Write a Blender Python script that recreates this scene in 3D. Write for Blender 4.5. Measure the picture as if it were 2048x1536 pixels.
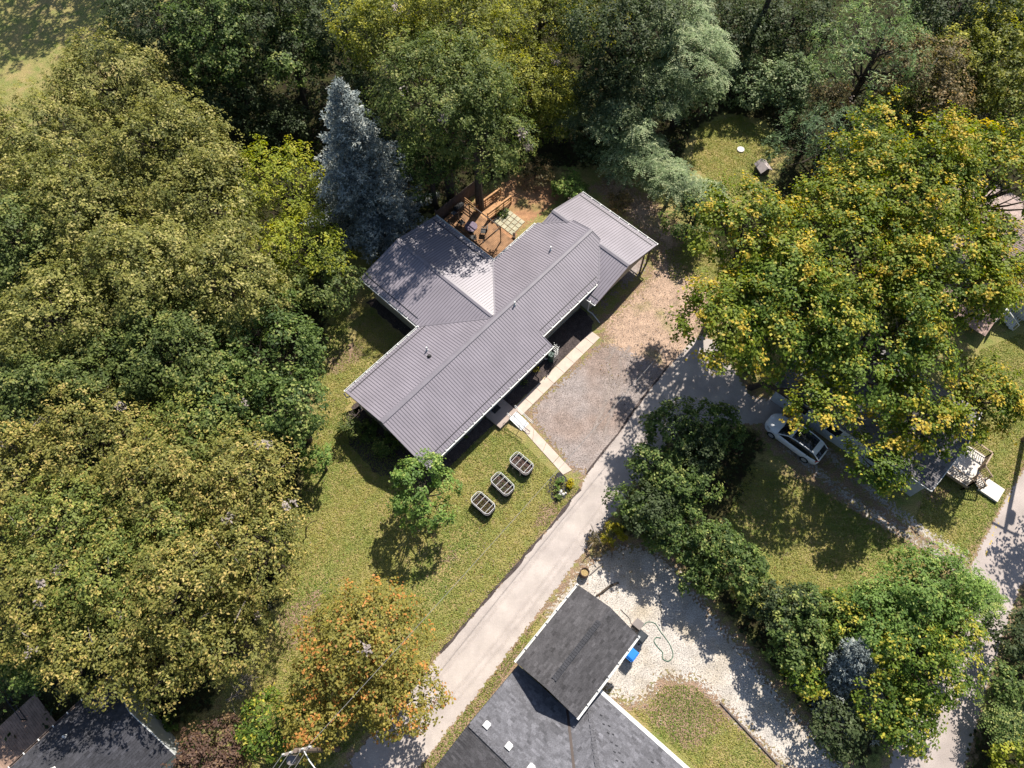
import bpy, math, random
import numpy as np
from mathutils import Vector, Matrix
from mathutils.geometry import delaunay_2d_cdt

for o in list(bpy.data.objects):
    bpy.data.objects.remove(o)
SC = bpy.context.scene
COL = SC.collection

# ------------------------------------------------------------------ camera, sky, sun, exposure
H = 52.0                       # flying height of the camera, metres
FPX = 1470.0                   # focal length in pixels of the 2048 px wide photograph
TILT = math.radians(26.0)
cam = bpy.data.cameras.new('camera')
cam.sensor_width = 36.0
cam.lens = FPX / 2048 * 36.0
cam.clip_start = 0.5
cam.clip_end = 3000
camo = bpy.data.objects.new('camera', cam)
camo.location = (0, 0, H)
camo.rotation_euler = (TILT, 0, 0)
COL.objects.link(camo)
SC.camera = camo

SUN_EL, SUN_AZ = math.radians(50), math.radians(63)      # the sun stands towards +x +y
world = bpy.data.worlds.new("World")
SC.world = world
world.use_nodes = True
wn = world.node_tree.nodes
sky = wn.new('ShaderNodeTexSky')
sky.sky_type = 'NISHITA'
sky.sun_disc = False
sky.sun_elevation = SUN_EL
sky.sun_rotation = math.pi / 2 - SUN_AZ
wn['Background'].inputs[1].default_value = 0.075
world.node_tree.links.new(sky.outputs[0], wn['Background'].inputs[0])
sun = bpy.data.lights.new('sun', 'SUN')
sun.energy = 4.6
sun.angle = math.radians(0.53)
sun.color = (1.0, 0.94, 0.84)
suno = bpy.data.objects.new('sun', sun)
sd = Vector((math.cos(SUN_AZ) * math.cos(SUN_EL), math.sin(SUN_AZ) * math.cos(SUN_EL), math.sin(SUN_EL)))
suno.rotation_euler = sd.to_track_quat('Z', 'Y').to_euler()
suno.location = (60, 100, 120)
COL.objects.link(suno)
SC.view_settings.view_transform = 'Standard'
SC.view_settings.look = 'None'
SC.view_settings.exposure = 1.1
SC.view_settings.gamma = 1
SC.view_settings.use_curve_mapping = False

# ------------------------------------------------------------------ helpers
_FW = np.array([0, math.sin(TILT), -math.cos(TILT)])
_UP = np.array([0, math.cos(TILT), math.sin(TILT)])


def P(u, v, z=0.0):
    """survey helper: the place in the world, at height z, that the photograph shows at (u, v)"""
    r = np.array([(u - 1024) / FPX, 0, 0]) + _FW - (v - 768) / FPX * _UP
    t = (H - z) / -r[2]
    return Vector((r[0] * t, r[1] * t, z))


class MB:
    def __init__(s):
        s.v, s.f = [], []

    def add(s, vs, fs):
        n = len(s.v)
        s.v += [tuple(x) for x in vs]
        s.f += [tuple(i + n for i in f) for f in fs]
        return s

    def box(s, c, dims, rz=0.0, M=None):
        hx, hy, hz = dims[0] / 2, dims[1] / 2, dims[2] / 2
        R = M if M is not None else Matrix.Rotation(rz, 3, 'Z')
        c = Vector(c)
        vs = [c + R @ Vector((x, y, z)) for z in (-hz, hz) for x, y in ((-hx, -hy), (hx, -hy), (hx, hy), (-hx, hy))]
        return s.add(vs, [(3, 2, 1, 0), (4, 5, 6, 7), (0, 1, 5, 4), (1, 2, 6, 5), (2, 3, 7, 6), (3, 0, 4, 7)])

    def bar(s, a, b, w, h=None, up=(0, 0, 1)):
        """a rectangular bar from a to b"""
        a, b = Vector(a), Vector(b)
        x = b - a
        L = x.length
        if L < 1e-5:
            return s
        x.normalize()
        up = Vector(up)
        if abs(x.dot(up)) > .97:
            up = Vector((1, 0, 0))
        y = up.cross(x).normalized()
        z = x.cross(y)
        M = Matrix((x, y, z)).transposed()
        return s.box((a + b) / 2, (L, w, h or w), M=M)

    def tube(s, pts, r, n=6, cap=True):
        pts = [Vector(p) for p in pts]
        rs = r if hasattr(r, '__len__') else [r] * len(pts)
        base = len(s.v)
        for i, p in enumerate(pts):
            d = (pts[min(i + 1, len(pts) - 1)] - pts[max(i - 1, 0)]).normalized()
            q = Vector((0, 0, 1)) if abs(d.z) < .9 else Vector((1, 0, 0))
            a = d.cross(q).normalized()
            b = d.cross(a)
            for k in range(n):
                t = 2 * math.pi * k / n
                s.v.append(tuple(p + (a * math.cos(t) + b * math.sin(t)) * rs[i]))
        for i in range(len(pts) - 1):
            for k in range(n):
                k2 = (k + 1) % n
                s.f.append((base + i * n + k, base + i * n + k2, base + (i + 1) * n + k2, base + (i + 1) * n + k))
        if cap:
            s.f.append(tuple(base + k for k in reversed(range(n))))
            s.f.append(tuple(base + (len(pts) - 1) * n + k for k in range(n)))
        return s

    def prism(s, poly, z0, z1):
        n = len(poly)
        vs = [(p[0], p[1], z0) for p in poly] + [(p[0], p[1], z1) for p in poly]
        fs = [tuple(reversed(range(n))), tuple(range(n, 2 * n))]
        fs += [(i, (i + 1) % n, n + (i + 1) % n, n + i) for i in range(n)]
        return s.add(vs, fs)

    def slab(s, poly, t):
        """3-d polygon thickened downwards by t"""
        n = len(poly)
        vs = [tuple(p) for p in poly] + [(p[0], p[1], p[2] - t) for p in poly]
        fs = [tuple(range(n)), tuple(reversed(range(n, 2 * n)))]
        fs += [(i, n + i, n + (i + 1) % n, (i + 1) % n) for i in range(n)]
        return s.add(vs, fs)

    def build(s, name, mat, parent=None, smooth=False, kind=None):
        me = bpy.data.meshes.new(name)
        me.from_pydata(s.v, [], s.f)
        me.update()
        if smooth:
            me.polygons.foreach_set('use_smooth', [True] * len(me.polygons))
        return link(name, me, mat, parent, kind)


def link(name, me, mat, parent=None, kind=None):
    if mat is not None and not me.materials:
        me.materials.append(mat)
    o = bpy.data.objects.new(name, me)
    COL.objects.link(o)
    if parent is not None:
        o.parent = parent
        inv = parent.matrix_world.inverted() if False else pinv(parent)
        o.matrix_parent_inverse = Matrix.Identity(4)
        if not getattr(me, '_local', False):
            pass
        o.matrix_basis = inv
    if kind:
        o['kind'] = kind
    return o


def wmat(o):
    m = o.matrix_basis.copy()
    return wmat(o.parent) @ m if o.parent else m


def pinv(o):
    return wmat(o).inverted()


def tag(o, label=None, cat=None, group=None, kind=None):
    if label: o['label'] = label
    if cat: o['category'] = cat
    if group: o['group'] = group
    if kind: o['kind'] = kind
    return o


def thing(name, label, cat, loc=(0, 0, 0), rz=0.0, group=None):
    o = bpy.data.objects.new(name, None)
    o.empty_display_size = .3
    COL.objects.link(o)
    o.location = loc
    o.rotation_euler = (0, 0, rz)
    o.matrix_basis = Matrix.Translation(Vector(loc)) @ Matrix.Rotation(rz, 4, 'Z')
    return tag(o, label, cat, group)


def copy_tree(o, parent=None):
    kids = [c for c in bpy.data.objects if c.parent == o]
    c = o.copy()
    COL.objects.link(c)
    c.parent = parent
    for k in kids:
        copy_tree(k, c)
    return c


# ------------------------------------------------------------------ materials
def mat(name, col, rough=.8, vary=.25, scale=6.0, fine=0.0, fscale=60.0, bump=0.0, bscale=40.0, spec=.25, metal=0.0,
        col2=None, c2scale=1.0, c2bias=.5, edge=0.0, soft=False, tone=False):
    m = bpy.data.materials.new(name)
    m.use_nodes = True
    nt = m.node_tree
    N, L = nt.nodes, nt.links
    bs = N['Principled BSDF']
    bs.inputs['Roughness'].default_value = rough
    bs.inputs['Metallic'].default_value = metal
    bs.inputs['Specular IOR Level'].default_value = spec
    geo = N.new('ShaderNodeNewGeometry')

    def noise(sc, det=3.0):
        n = N.new('ShaderNodeTexNoise')
        n.inputs['Scale'].default_value = sc
        n.inputs['Detail'].default_value = det
        L.new(geo.outputs['Position'], n.inputs['Vector'])
        return n.outputs['Fac']

    def mixc(f, a, b):
        x = N.new('ShaderNodeMix')
        x.data_type = 'RGBA'
        if hasattr(f, 'is_output'): L.new(f, x.inputs[0])
        else: x.inputs[0].default_value = f
        for q, i in ((a, 6), (b, 7)):
            if hasattr(q, 'is_output'): L.new(q, x.inputs[i])
            else: x.inputs[i].default_value = (*q, 1)
        return x.outputs[2]

    def ramp(f, lo, hi):
        x = N.new('ShaderNodeMapRange')
        x.interpolation_type = 'SMOOTHSTEP'
        x.inputs[1].default_value = lo
        x.inputs[2].default_value = hi
        L.new(f, x.inputs[0])
        return x.outputs[0]

    c = col
    if col2 is not None:
        c = mixc(ramp(noise(c2scale, 4), c2bias - .13, c2bias + .13), col, col2)

    def mul(c, sc, amt, det=3):
        f = ramp(noise(sc, det), .25, .75)
        x = N.new('ShaderNodeMapRange')
        x.inputs[3].default_value = 1 - amt
        x.inputs[4].default_value = 1 + amt
        L.new(f, x.inputs[0])
        y = N.new('ShaderNodeMix')
        y.data_type = 'RGBA'
        y.blend_type = 'MULTIPLY'
        y.inputs[0].default_value = 1
        if hasattr(c, 'is_output'): L.new(c, y.inputs[6])
        else: y.inputs[6].default_value = (*c, 1)
        cc = N.new('ShaderNodeCombineColor')
        for i in range(3): L.new(x.outputs[0], cc.inputs[i])
        L.new(cc.outputs[0], y.inputs[7])
        return y.outputs[2]

    if vary: c = mul(c, scale, vary)
    if fine: c = mul(c, fscale, fine, 2)
    if hasattr(c, 'is_output'): L.new(c, bs.inputs['Base Color'])
    else: bs.inputs['Base Color'].default_value = (*c, 1)
    if bump:
        b = N.new('ShaderNodeBump')
        b.inputs['Strength'].default_value = bump
        b.inputs['Distance'].default_value = .03
        L.new(noise(bscale, 3), b.inputs['Height'])
        L.new(b.outputs[0], bs.inputs['Normal'])
    if edge:
        at = N.new('ShaderNodeAttribute')
        at.attribute_name = 'edge'
        a = N.new('ShaderNodeMath')
        a.operation = 'DIVIDE'
        a.inputs[1].default_value = edge
        L.new(at.outputs['Fac'], a.inputs[0])
        n1 = noise(5.0, 5)
        b = N.new('ShaderNodeMath')
        b.operation = 'SUBTRACT'
        L.new(ramp(n1, .3, .7), b.inputs[0])
        L.new(a.outputs[0], b.inputs[1])
        g = N.new('ShaderNodeMath')
        g.operation = 'GREATER_THAN'
        g.inputs[1].default_value = 0.0
        L.new(b.outputs[0], g.inputs[0])
        tr = N.new('ShaderNodeBsdfTransparent')
        mx = N.new('ShaderNodeMixShader')
        if soft:
            q = N.new('ShaderNodeMapRange')
            q.interpolation_type = 'SMOOTHSTEP'
            q.inputs[1].default_value = 0; q.inputs[2].default_value = edge
            q.inputs[3].default_value = 1; q.inputs[4].default_value = .25
            L.new(at.outputs['Fac'], q.inputs[0])
            L.new(q.outputs[0], mx.inputs[0])
        else:
            L.new(g.outputs[0], mx.inputs[0])
        L.new(bs.outputs[0], mx.inputs[1])
        L.new(tr.outputs[0], mx.inputs[2])
        L.new(mx.outputs[0], N['Material Output'].inputs[0])
    if tone:
        at = N.new('ShaderNodeAttribute')
        at.attribute_name = 'tone'
        y = N.new('ShaderNodeMix')
        y.data_type = 'RGBA'
        y.blend_type = 'MULTIPLY'
        y.inputs[0].default_value = 1
        L.new(c, y.inputs[6])
        cc = N.new('ShaderNodeCombineColor')
        for i in range(3): L.new(at.outputs['Fac'], cc.inputs[i])
        L.new(cc.outputs[0], y.inputs[7])
        L.new(y.outputs[2], bs.inputs['Base Color'])
    return m


def leaf_material(name, transl=.35, rough=.55, gain=1.0):
    m = bpy.data.materials.new(name)
    m.use_nodes = True
    N, L = m.node_tree.nodes, m.node_tree.links
    bs = N['Principled BSDF']
    bs.inputs['Roughness'].default_value = rough
    bs.inputs['Specular IOR Level'].default_value = .22
    at = N.new('ShaderNodeAttribute')
    at.attribute_name = 'leafcol'
    L.new(at.outputs['Color'], bs.inputs['Base Color'])
    tr = N.new('ShaderNodeBsdfTranslucent')
    hs = N.new('ShaderNodeHueSaturation')
    hs.inputs['Saturation'].default_value = 1.15
    hs.inputs['Value'].default_value = 1.25 * gain
    L.new(at.outputs['Color'], hs.inputs['Color'])
    L.new(hs.outputs[0], tr.inputs[0])
    mx = N.new('ShaderNodeMixShader')
    mx.inputs[0].default_value = transl
    L.new(bs.outputs[0], mx.inputs[1])
    L.new(tr.outputs[0], mx.inputs[2])
    L.new(mx.outputs[0], N['Material Output'].inputs[0])
    return m


M = {}
M['roof_metal'] = mat('roof_metal', (.198, .178, .202), .34, .10, .5, .06, 30, spec=.45, metal=.0)
M['rib'] = mat('rib_shade_metal', (.085, .078, .09), .42, .05, 1.2, spec=.45)  # darker than the sheet: the ribs' shadow lines put into their colour
M['ridge'] = mat('ridge_metal', (.150, .137, .157), .4, .08, 1.5, spec=.45)
M['white'] = mat('white_paint', (0.562, 0.562, 0.547), .45, .06, 3)
M['gutter'] = mat('gutter_white', (0.533, 0.533, 0.518), .4, .1, 2)
M['siding'] = mat('beige_siding', (0.360, 0.331, 0.274), .7, .06, 2)
M['wsiding'] = mat('white_siding', (0.446, 0.461, 0.461), .6, .06, 2)
M['dark'] = mat('dark_metal', (.02, .02, .022), .5, .1, 4)
M['brownmetal'] = mat('brown_metal', (0.040, 0.025, 0.020), .5, .1, 4)
M['alu'] = mat('aluminium_white', (0.576, 0.576, 0.576), .4, .06, 5, .08, 60)
M['concrete'] = mat('concrete', (0.432, 0.353, 0.299), .85, .09, 1.6, .12, 40, .25, 60)
M['concrete2'] = mat('porch_concrete', (0.302, 0.245, 0.216), .85, .1, 2, .12, 40)
M['shingle'] = mat('shingles_grey', (0.097, 0.095, 0.104), .85, .12, 1.4, .35, 14, .3, 40)
M['shingle_d'] = mat('shingles_dark', (0.061, 0.058, 0.059), .85, .15, 1.4, .35, 12, .3, 40)
M['shingle_b'] = mat('shingles_black', (0.040, 0.040, 0.045), .85, .15, 1.4, .35, 14, .3, 40)
M['shingle_w'] = mat('shingles_weathered', (0.137, 0.126, 0.130), .85, .12, 1.4, .35, 14, .3, 40)
M['wood'] = mat('deck_wood', (0.331, 0.180, 0.083), .7, .2, 4, .15, 40)
M['wood_floor'] = mat('deck_boards', (0.216, 0.119, 0.061), .75, .35, 2, .2, 30)
for k_ in ('shingle', 'shingle_d', 'shingle_b', 'shingle_w'):
    c_ = {'shingle': (.098, .097, .108), 'shingle_d': (.060, .057, .060), 'shingle_b': (.040, .040, .047), 'shingle_w': (.135, .125, .13)}[k_]
    M[k_ + '_tabs'] = mat(k_ + '_tabs', c_, .85, .16, .9, .22, 14, .3, 40, tone=True)
    M[k_ + '_tabs'].node_tree.nodes['Principled BSDF'].inputs['Roughness'].default_value = .85
M['oldwood'] = mat('weathered_boards', (0.108, 0.083, 0.072), .85, .25, 4, .2, 40)
M['whitewood'] = mat('pale_deck_paint', (0.518, 0.475, 0.432), .6, .08, 3, .12, 14)
M['railwood'] = mat('rail_wood', (0.302, 0.223, 0.158), .7, .15, 5)
M['paver'] = mat('paver_stone', (0.331, 0.310, 0.223), .85, .18, 2.5, .15, 40)
M['soil'] = mat('garden_soil', (0.061, 0.036, 0.030), .95, .35, 5, .4, 30, .4, 30)
M['mulch'] = mat('mulch', (0.054, 0.042, 0.040), .95, .25, 2.5, .55, 16, .6, 30)
M['mulch_b'] = mat('black_mulch', (0.029, 0.027, 0.030), .95, .25, 3, .6, 18, .6, 30)
M['bin_blue'] = mat('blue_plastic', (.018, .16, .55), .35, .05, 3)
M['bin_dark'] = mat('dark_plastic', (.025, .03, .036), .45, .1, 3)
M['greybox'] = mat('grey_plastic', (0.158, 0.137, 0.130), .6, .1, 3)
M['steel'] = mat('galvanised_steel', (0.144, 0.144, 0.151), .4, .1, 3)
M['hose'] = mat('green_rubber', (0.022, 0.108, 0.065), .5, .1, 5)
M['cable'] = mat('black_rubber', (.03, .028, .025), .6, .1, 5)
M['bark'] = mat('bark', (0.054, 0.042, 0.032), .95, .3, 6, .3, 30)
M['bark_pale'] = mat('pale_bark', (0.202, 0.173, 0.151), .9, .3, 6, .3, 30)
M['carpaint'] = mat('car_paint', (.66, .67, .69), .2, .02, 3, spec=.5)
M['glass'] = mat('dark_glass', (.010, .012, .016), .08, .0, 3, spec=.5)
M['tyre'] = mat('tyre_rubber', (.02, .02, .02), .8, .1, 5)
M['rim'] = mat('wheel_rim', (0.324, 0.324, 0.331), .3, .05, 5)
M['lamp_red'] = mat('red_lens', (0.216, 0.009, 0.009), .3, 0)
M['lamp_clear'] = mat('clear_lens', (0.396, 0.410, 0.432), .15, 0)
M['pole'] = mat('pole_wood', (0.144, 0.108, 0.086), .9, .25, 6)
M['yellowpaint'] = mat('yellow_road_paint', (0.396, 0.288, 0.072), .8, .25, 3, .2, 20, edge=.05)
M['wire'] = mat('wire_metal', (0.216, 0.209, 0.202), .5, .0)
M['lane'] = mat('old_asphalt', (.37, .325, .297), .9, .10, .8, .13, 24, .3, 50, col2=(.315, .275, .255), c2scale=.35, edge=.22)
M['road'] = mat('road_asphalt', (.33, .285, .265), .9, .10, .7, .13, 24, .3, 50, col2=(.29, .25, .23), c2scale=.4, edge=.2)
M['gravel'] = mat('parking_gravel', (0.216, 0.164, 0.140), .95, .16, 1.5, .40, 14, .6, 24, col2=(0.238, 0.205, 0.194), c2scale=.22, edge=.7)
M['dirt'] = mat('dirt_yard', (.32, .225, .165), .95, .2, 1.5, .35, 12, .6, 20, col2=(.20, .175, .075), c2scale=.45, c2bias=.66, edge=1.2)
M['limestone'] = mat('white_gravel', (0.374, 0.342, 0.310), .95, .13, 1.2, .36, 13, .6, 24, col2=(0.331, 0.284, 0.223), c2scale=.4, c2bias=.56, edge=1.0)
M['track'] = mat('track_gravel', (0.331, 0.302, 0.277), .95, .16, 1.2, .38, 13, .6, 24, col2=(0.238, 0.209, 0.173), c2scale=.8, edge=.8)
M['tread'] = mat('tyre_worn_gravel', (0.302, 0.252, 0.227), .95, .1, 1.2, .30, 16, edge=.25, soft=True)
M['brickdirt'] = mat('orange_earth', (0.288, 0.155, 0.083), .95, .25, 2, .3, 16, .5, 20, col2=(0.158, 0.137, 0.050), c2scale=.5, c2bias=.6, edge=.6)
M['leaf'] = leaf_material('leaf', .42, .55)
M['needle'] = leaf_material('needle', .12, .6)
M['grassblade'] = leaf_material('grass_blade', .3, .7)
M['stone'] = mat('pale_stone', (.5, .48, .46), .9, .2, 8)

# ------------------------------------------------------------------ ground
def inside(poly, X, Y):
    r = np.zeros(X.shape, bool)
    n = len(poly)
    for i in range(n):
        x1, y1 = poly[i]; x2, y2 = poly[(i + 1) % n]
        if y1 == y2: continue
        c = ((y1 > Y) != (y2 > Y)) & (X < (x2 - x1) * (Y - y1) / (y2 - y1) + x1)
        r ^= c
    return r


def dist(poly, X, Y):
    """signed distance to a polygon, positive inside"""
    d = np.full(X.shape, 1e9)
    n = len(poly)
    for i in range(n):
        x1, y1 = poly[i]; x2, y2 = poly[(i + 1) % n]
        dx, dy = x2 - x1, y2 - y1
        l2 = dx * dx + dy * dy + 1e-12
        t = np.clip(((X - x1) * dx + (Y - y1) * dy) / l2, 0, 1)
        d = np.minimum(d, np.hypot(X - x1 - t * dx, Y - y1 - t * dy))
    return np.where(inside(poly, X, Y), d, -d)


def px(*pts):
    return [tuple(P(u, v)[:2]) for u, v in pts]


LANE = px((660, 1560), (800, 1404), (880, 1303), (960, 1212), (1040, 1120), (1110, 1040), (1160, 975), (1170, 950), (1235, 868), (1290, 790),
          (1345, 722), (1400, 660), (1440, 690), (1500, 790), (1600, 800), (1560, 850), (1480, 850), (1400, 850), (1335, 890), (1290, 955),
          (1220, 1040), (1150, 1130), (1065, 1245), (960, 1385), (900, 1460), (815, 1570))
PARK = px((1045, 826), (1203, 680), (1240, 690), (1300, 715), (1350, 745), (1330, 800), (1290, 850), (1240, 905), (1185, 960), (1146, 946), (1066, 850))
YARD = px((1196, 640), (1215, 630), (1290, 556), (1318, 492), (1200, 385), (1180, 380), (1230, 345), (1300, 400), (1370, 470), (1350, 520), (1420, 570), (1412, 650),
          (1400, 700), (1390, 800), (1300, 800), (1200, 770), (1190, 700), (1203, 680))
WHITE = px((1085, 1215), (1130, 1165), (1160, 1125), (1215, 1085), (1300, 1085), (1345, 1115), (1400, 1185), (1450, 1245), (1500, 1300), (1570, 1390), (1640, 1470),
           (1740, 1570), (1590, 1570), (1510, 1490), (1440, 1420), (1390, 1372), (1330, 1365), (1290, 1420), (1235, 1410), (1180, 1370), (1120, 1290))
ROAD = px((2060, 915), (2012, 995), (1975, 1062), (1940, 1130), (1935, 1210), (1915, 1270), (1860, 1370), (1800, 1460), (1760, 1580), (1920, 1580), (1945, 1490), (1975, 1380),
          (2005, 1280), (2040, 1180), (2110, 1040), (2160, 960))
DRIVE = px((1500, 815), (1570, 800), (1650, 880), (1720, 965), (1800, 1040), (1880, 1090), (1950, 1130), (1935, 1160), (1880, 1130), (1790, 1075), (1700, 1015), (1600, 950), (1525, 880))
COURT = px((905, 420), (965, 385), (1030, 345), (1100, 345), (1130, 400), (1060, 450), (1000, 520), (960, 490))
SHADED_LITTER = [px((-60, 330), (60, 260), (130, 230), (260, 160), (420, 60), (640, 160), (660, 600), (650, 690), (620, 820), (600, 1010), (560, 1200), (480, 1290), (420, 1420), (300, 1480), (-80, 1480)),
          px((420, -120), (2120, -120), (2120, 400), (1900, 560), (1650, 560), (1450, 560), (1390, 400), (1340, 330), (1200, 330), (1000, 350), (900, 420), (860, 430), (640, 520), (480, 280), (300, 60)),
          px((1230, 1060), (1300, 900), (1400, 850), (1540, 860), (1480, 1000), (1420, 1080), (1500, 1170), (1700, 1200), (1920, 1130), (1930, 1240), (1780, 1480), (1720, 1540), (1560, 1360), (1420, 1190), (1330, 1100)),
          px((1920, 1500), (1990, 1330), (2050, 1150), (2150, 1150), (2150, 1580), (1920, 1580))]
CLEARS = [px((1350, 345), (1385, 260), (1450, 225), (1530, 240), (1580, 300), (1540, 400), (1400, 440)), px((1900, 690), (1960, 660), (2060, 640), (2060, 800), (1930, 800))]
SOILS = [px((655, 720), (700, 690), (725, 695), (722, 715), (690, 735), (665, 750)), px((1075, 1040), (1085, 1010), (1110, 1005), (1118, 1020), (1090, 1050), (1070, 1055)),
         px((1320, 1360), (1420, 1370), (1460, 1440), (1380, 1500), (1300, 1440)), px((890, 1115), (905, 1105), (912, 1118), (900, 1124)), px((1850, 985), (1880, 970), (1900, 985), (1870, 1010)),
         px((560, 1230), (640, 1180), (640, 1260), (580, 1300)), px((830, 1540), (960, 1400), (1040, 1290), (1050, 1310), (960, 1420), (860, 1560))]

gx = np.concatenate([np.array([-700, -400, -220, -140, -100]), np.arange(-80, 80.01, .42), np.array([100, 140, 220, 400, 700])])
gy = np.concatenate([np.array([-600, -300, -150, -70, -30, -16]), np.arange(-9, 92.01, .42), np.array([110, 140, 200, 320, 600, 900])])
GX, GY = np.meshgrid(gx, gy)
X, Y = GX.ravel(), GY.ravel()
ny, nx = GX.shape
idx = np.arange(ny * nx).reshape(ny, nx)
quads = np.stack([idx[:-1, :-1], idx[:-1, 1:], idx[1:, 1:], idx[1:, :-1]], -1).reshape(-1, 4)


def np_mesh(name, V, F):
    me = bpy.data.meshes.new(name)
    V = np.asarray(V, np.float32); F = np.asarray(F, np.int32)
    me.vertices.add(len(V)); me.vertices.foreach_set('co', V.ravel())
    me.loops.add(F.size); me.loops.foreach_set('vertex_index', F.ravel())
    me.polygons.add(len(F)); me.polygons.foreach_set('loop_start', np.arange(0, F.size, F.shape[1], dtype=np.int32))
    me.update(calc_edges=True)
    return me


def pattr(me, name, val):
    a = me.attributes.new(name, 'FLOAT', 'POINT')
    a.data.foreach_set('value', np.asarray(val, np.float32))


def sstep(x, a, b):
    t = np.clip((x - a) / (b - a), 0, 1)
    return t * t * (3 - 2 * t)


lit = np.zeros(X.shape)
for p in SHADED_LITTER: lit = np.maximum(lit, sstep(dist(p, X, Y), -1.5, 1.5))
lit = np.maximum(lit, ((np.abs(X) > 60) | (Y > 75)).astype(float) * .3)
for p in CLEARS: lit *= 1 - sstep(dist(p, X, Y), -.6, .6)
soil = np.zeros(X.shape)
for p in SOILS: soil = np.maximum(soil, sstep(dist(p, X, Y), -.7, .5))
for p in (LANE, PARK, WHITE, YARD, DRIVE, ROAD): soil = np.maximum(soil, .62 * sstep(dist(p, X, Y), -1.0, .2))
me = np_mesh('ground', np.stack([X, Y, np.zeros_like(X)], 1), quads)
pattr(me, 'shaded_litter', lit)
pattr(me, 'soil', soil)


def ground_material():
    m = bpy.data.materials.new('lawn')
    m.use_nodes = True
    nt = m.node_tree; N, L = nt.nodes, nt.links
    bs = N['Principled BSDF']
    bs.inputs['Roughness'].default_value = .95
    bs.inputs['Specular IOR Level'].default_value = .1
    geo = N.new('ShaderNodeNewGeometry')

    def noise(sc, det=3., lo=.3, hi=.7):
        n = N.new('ShaderNodeTexNoise'); n.inputs['Scale'].default_value = sc; n.inputs['Detail'].default_value = det
        L.new(geo.outputs['Position'], n.inputs['Vector'])
        x = N.new('ShaderNodeMapRange'); x.interpolation_type = 'SMOOTHSTEP'
        x.inputs[1].default_value = lo; x.inputs[2].default_value = hi
        L.new(n.outputs['Fac'], x.inputs[0])
        return x.outputs[0]

    def mix(f, a, b, mode='MIX'):
        x = N.new('ShaderNodeMix'); x.data_type = 'RGBA'; x.blend_type = mode
        if hasattr(f, 'is_output'): L.new(f, x.inputs[0])
        else: x.inputs[0].default_value = f
        for q, i in ((a, 6), (b, 7)):
            if hasattr(q, 'is_output'): L.new(q, x.inputs[i])
            else: x.inputs[i].default_value = (*q, 1)
        return x.outputs[2]

    def attr(nm):
        a = N.new('ShaderNodeAttribute'); a.attribute_name = nm
        return a.outputs['Fac']

    def math_(op, a, b):
        x = N.new('ShaderNodeMath'); x.operation = op
        for q, i in ((a, 0), (b, 1)):
            if hasattr(q, 'is_output'): L.new(q, x.inputs[i])
            else: x.inputs[i].default_value = q
        return x.outputs[0]

    def mapr(f, lo, hi, a, b):
        x = N.new('ShaderNodeMapRange')
        x.inputs[1].default_value = lo; x.inputs[2].default_value = hi; x.inputs[3].default_value = a; x.inputs[4].default_value = b
        L.new(f, x.inputs[0]); return x.outputs[0]

    g = mix(noise(.22, 4), (0.232, 0.218, 0.073), (0.324, 0.248, 0.111))
    g = mix(noise(.9, 5, .35, .75), g, (0.162, 0.191, 0.053))
    g = mix(math_('MULTIPLY', noise(1.7, 5, .52, .78), .65), g, (0.324, 0.222, 0.131))
    s = mix(noise(.8, 4), (0.302, 0.205, 0.144), (0.216, 0.151, 0.097))
    lt = mix(noise(1.2, 4), (.026, .020, .012), (.040, .044, .014))  # leaf litter, its colour darkened for the shade under the trees
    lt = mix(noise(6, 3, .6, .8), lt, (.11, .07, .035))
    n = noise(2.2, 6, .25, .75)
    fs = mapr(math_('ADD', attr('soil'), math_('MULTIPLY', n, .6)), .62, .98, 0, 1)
    fl = mapr(math_('ADD', attr('shaded_litter'), math_('MULTIPLY', n, .6)), .62, 1.0, 0, 1)
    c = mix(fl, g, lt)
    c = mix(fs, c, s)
    f = noise(11, 3, .28, .72)
    v = mapr(f, 0, 1, .72, 1.28)
    cc = N.new('ShaderNodeCombineColor')
    for i in range(3): L.new(v, cc.inputs[i])
    c = mix(1, c, cc.outputs[0], 'MULTIPLY')
    L.new(c, bs.inputs['Base Color'])
    b = N.new('ShaderNodeBump'); b.inputs['Strength'].default_value = .8; b.inputs['Distance'].default_value = .06
    L.new(noise(14, 3), b.inputs['Height']); L.new(b.outputs[0], bs.inputs['Normal'])
    return m


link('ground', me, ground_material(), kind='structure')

rng = np.random.default_rng(7)


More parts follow.
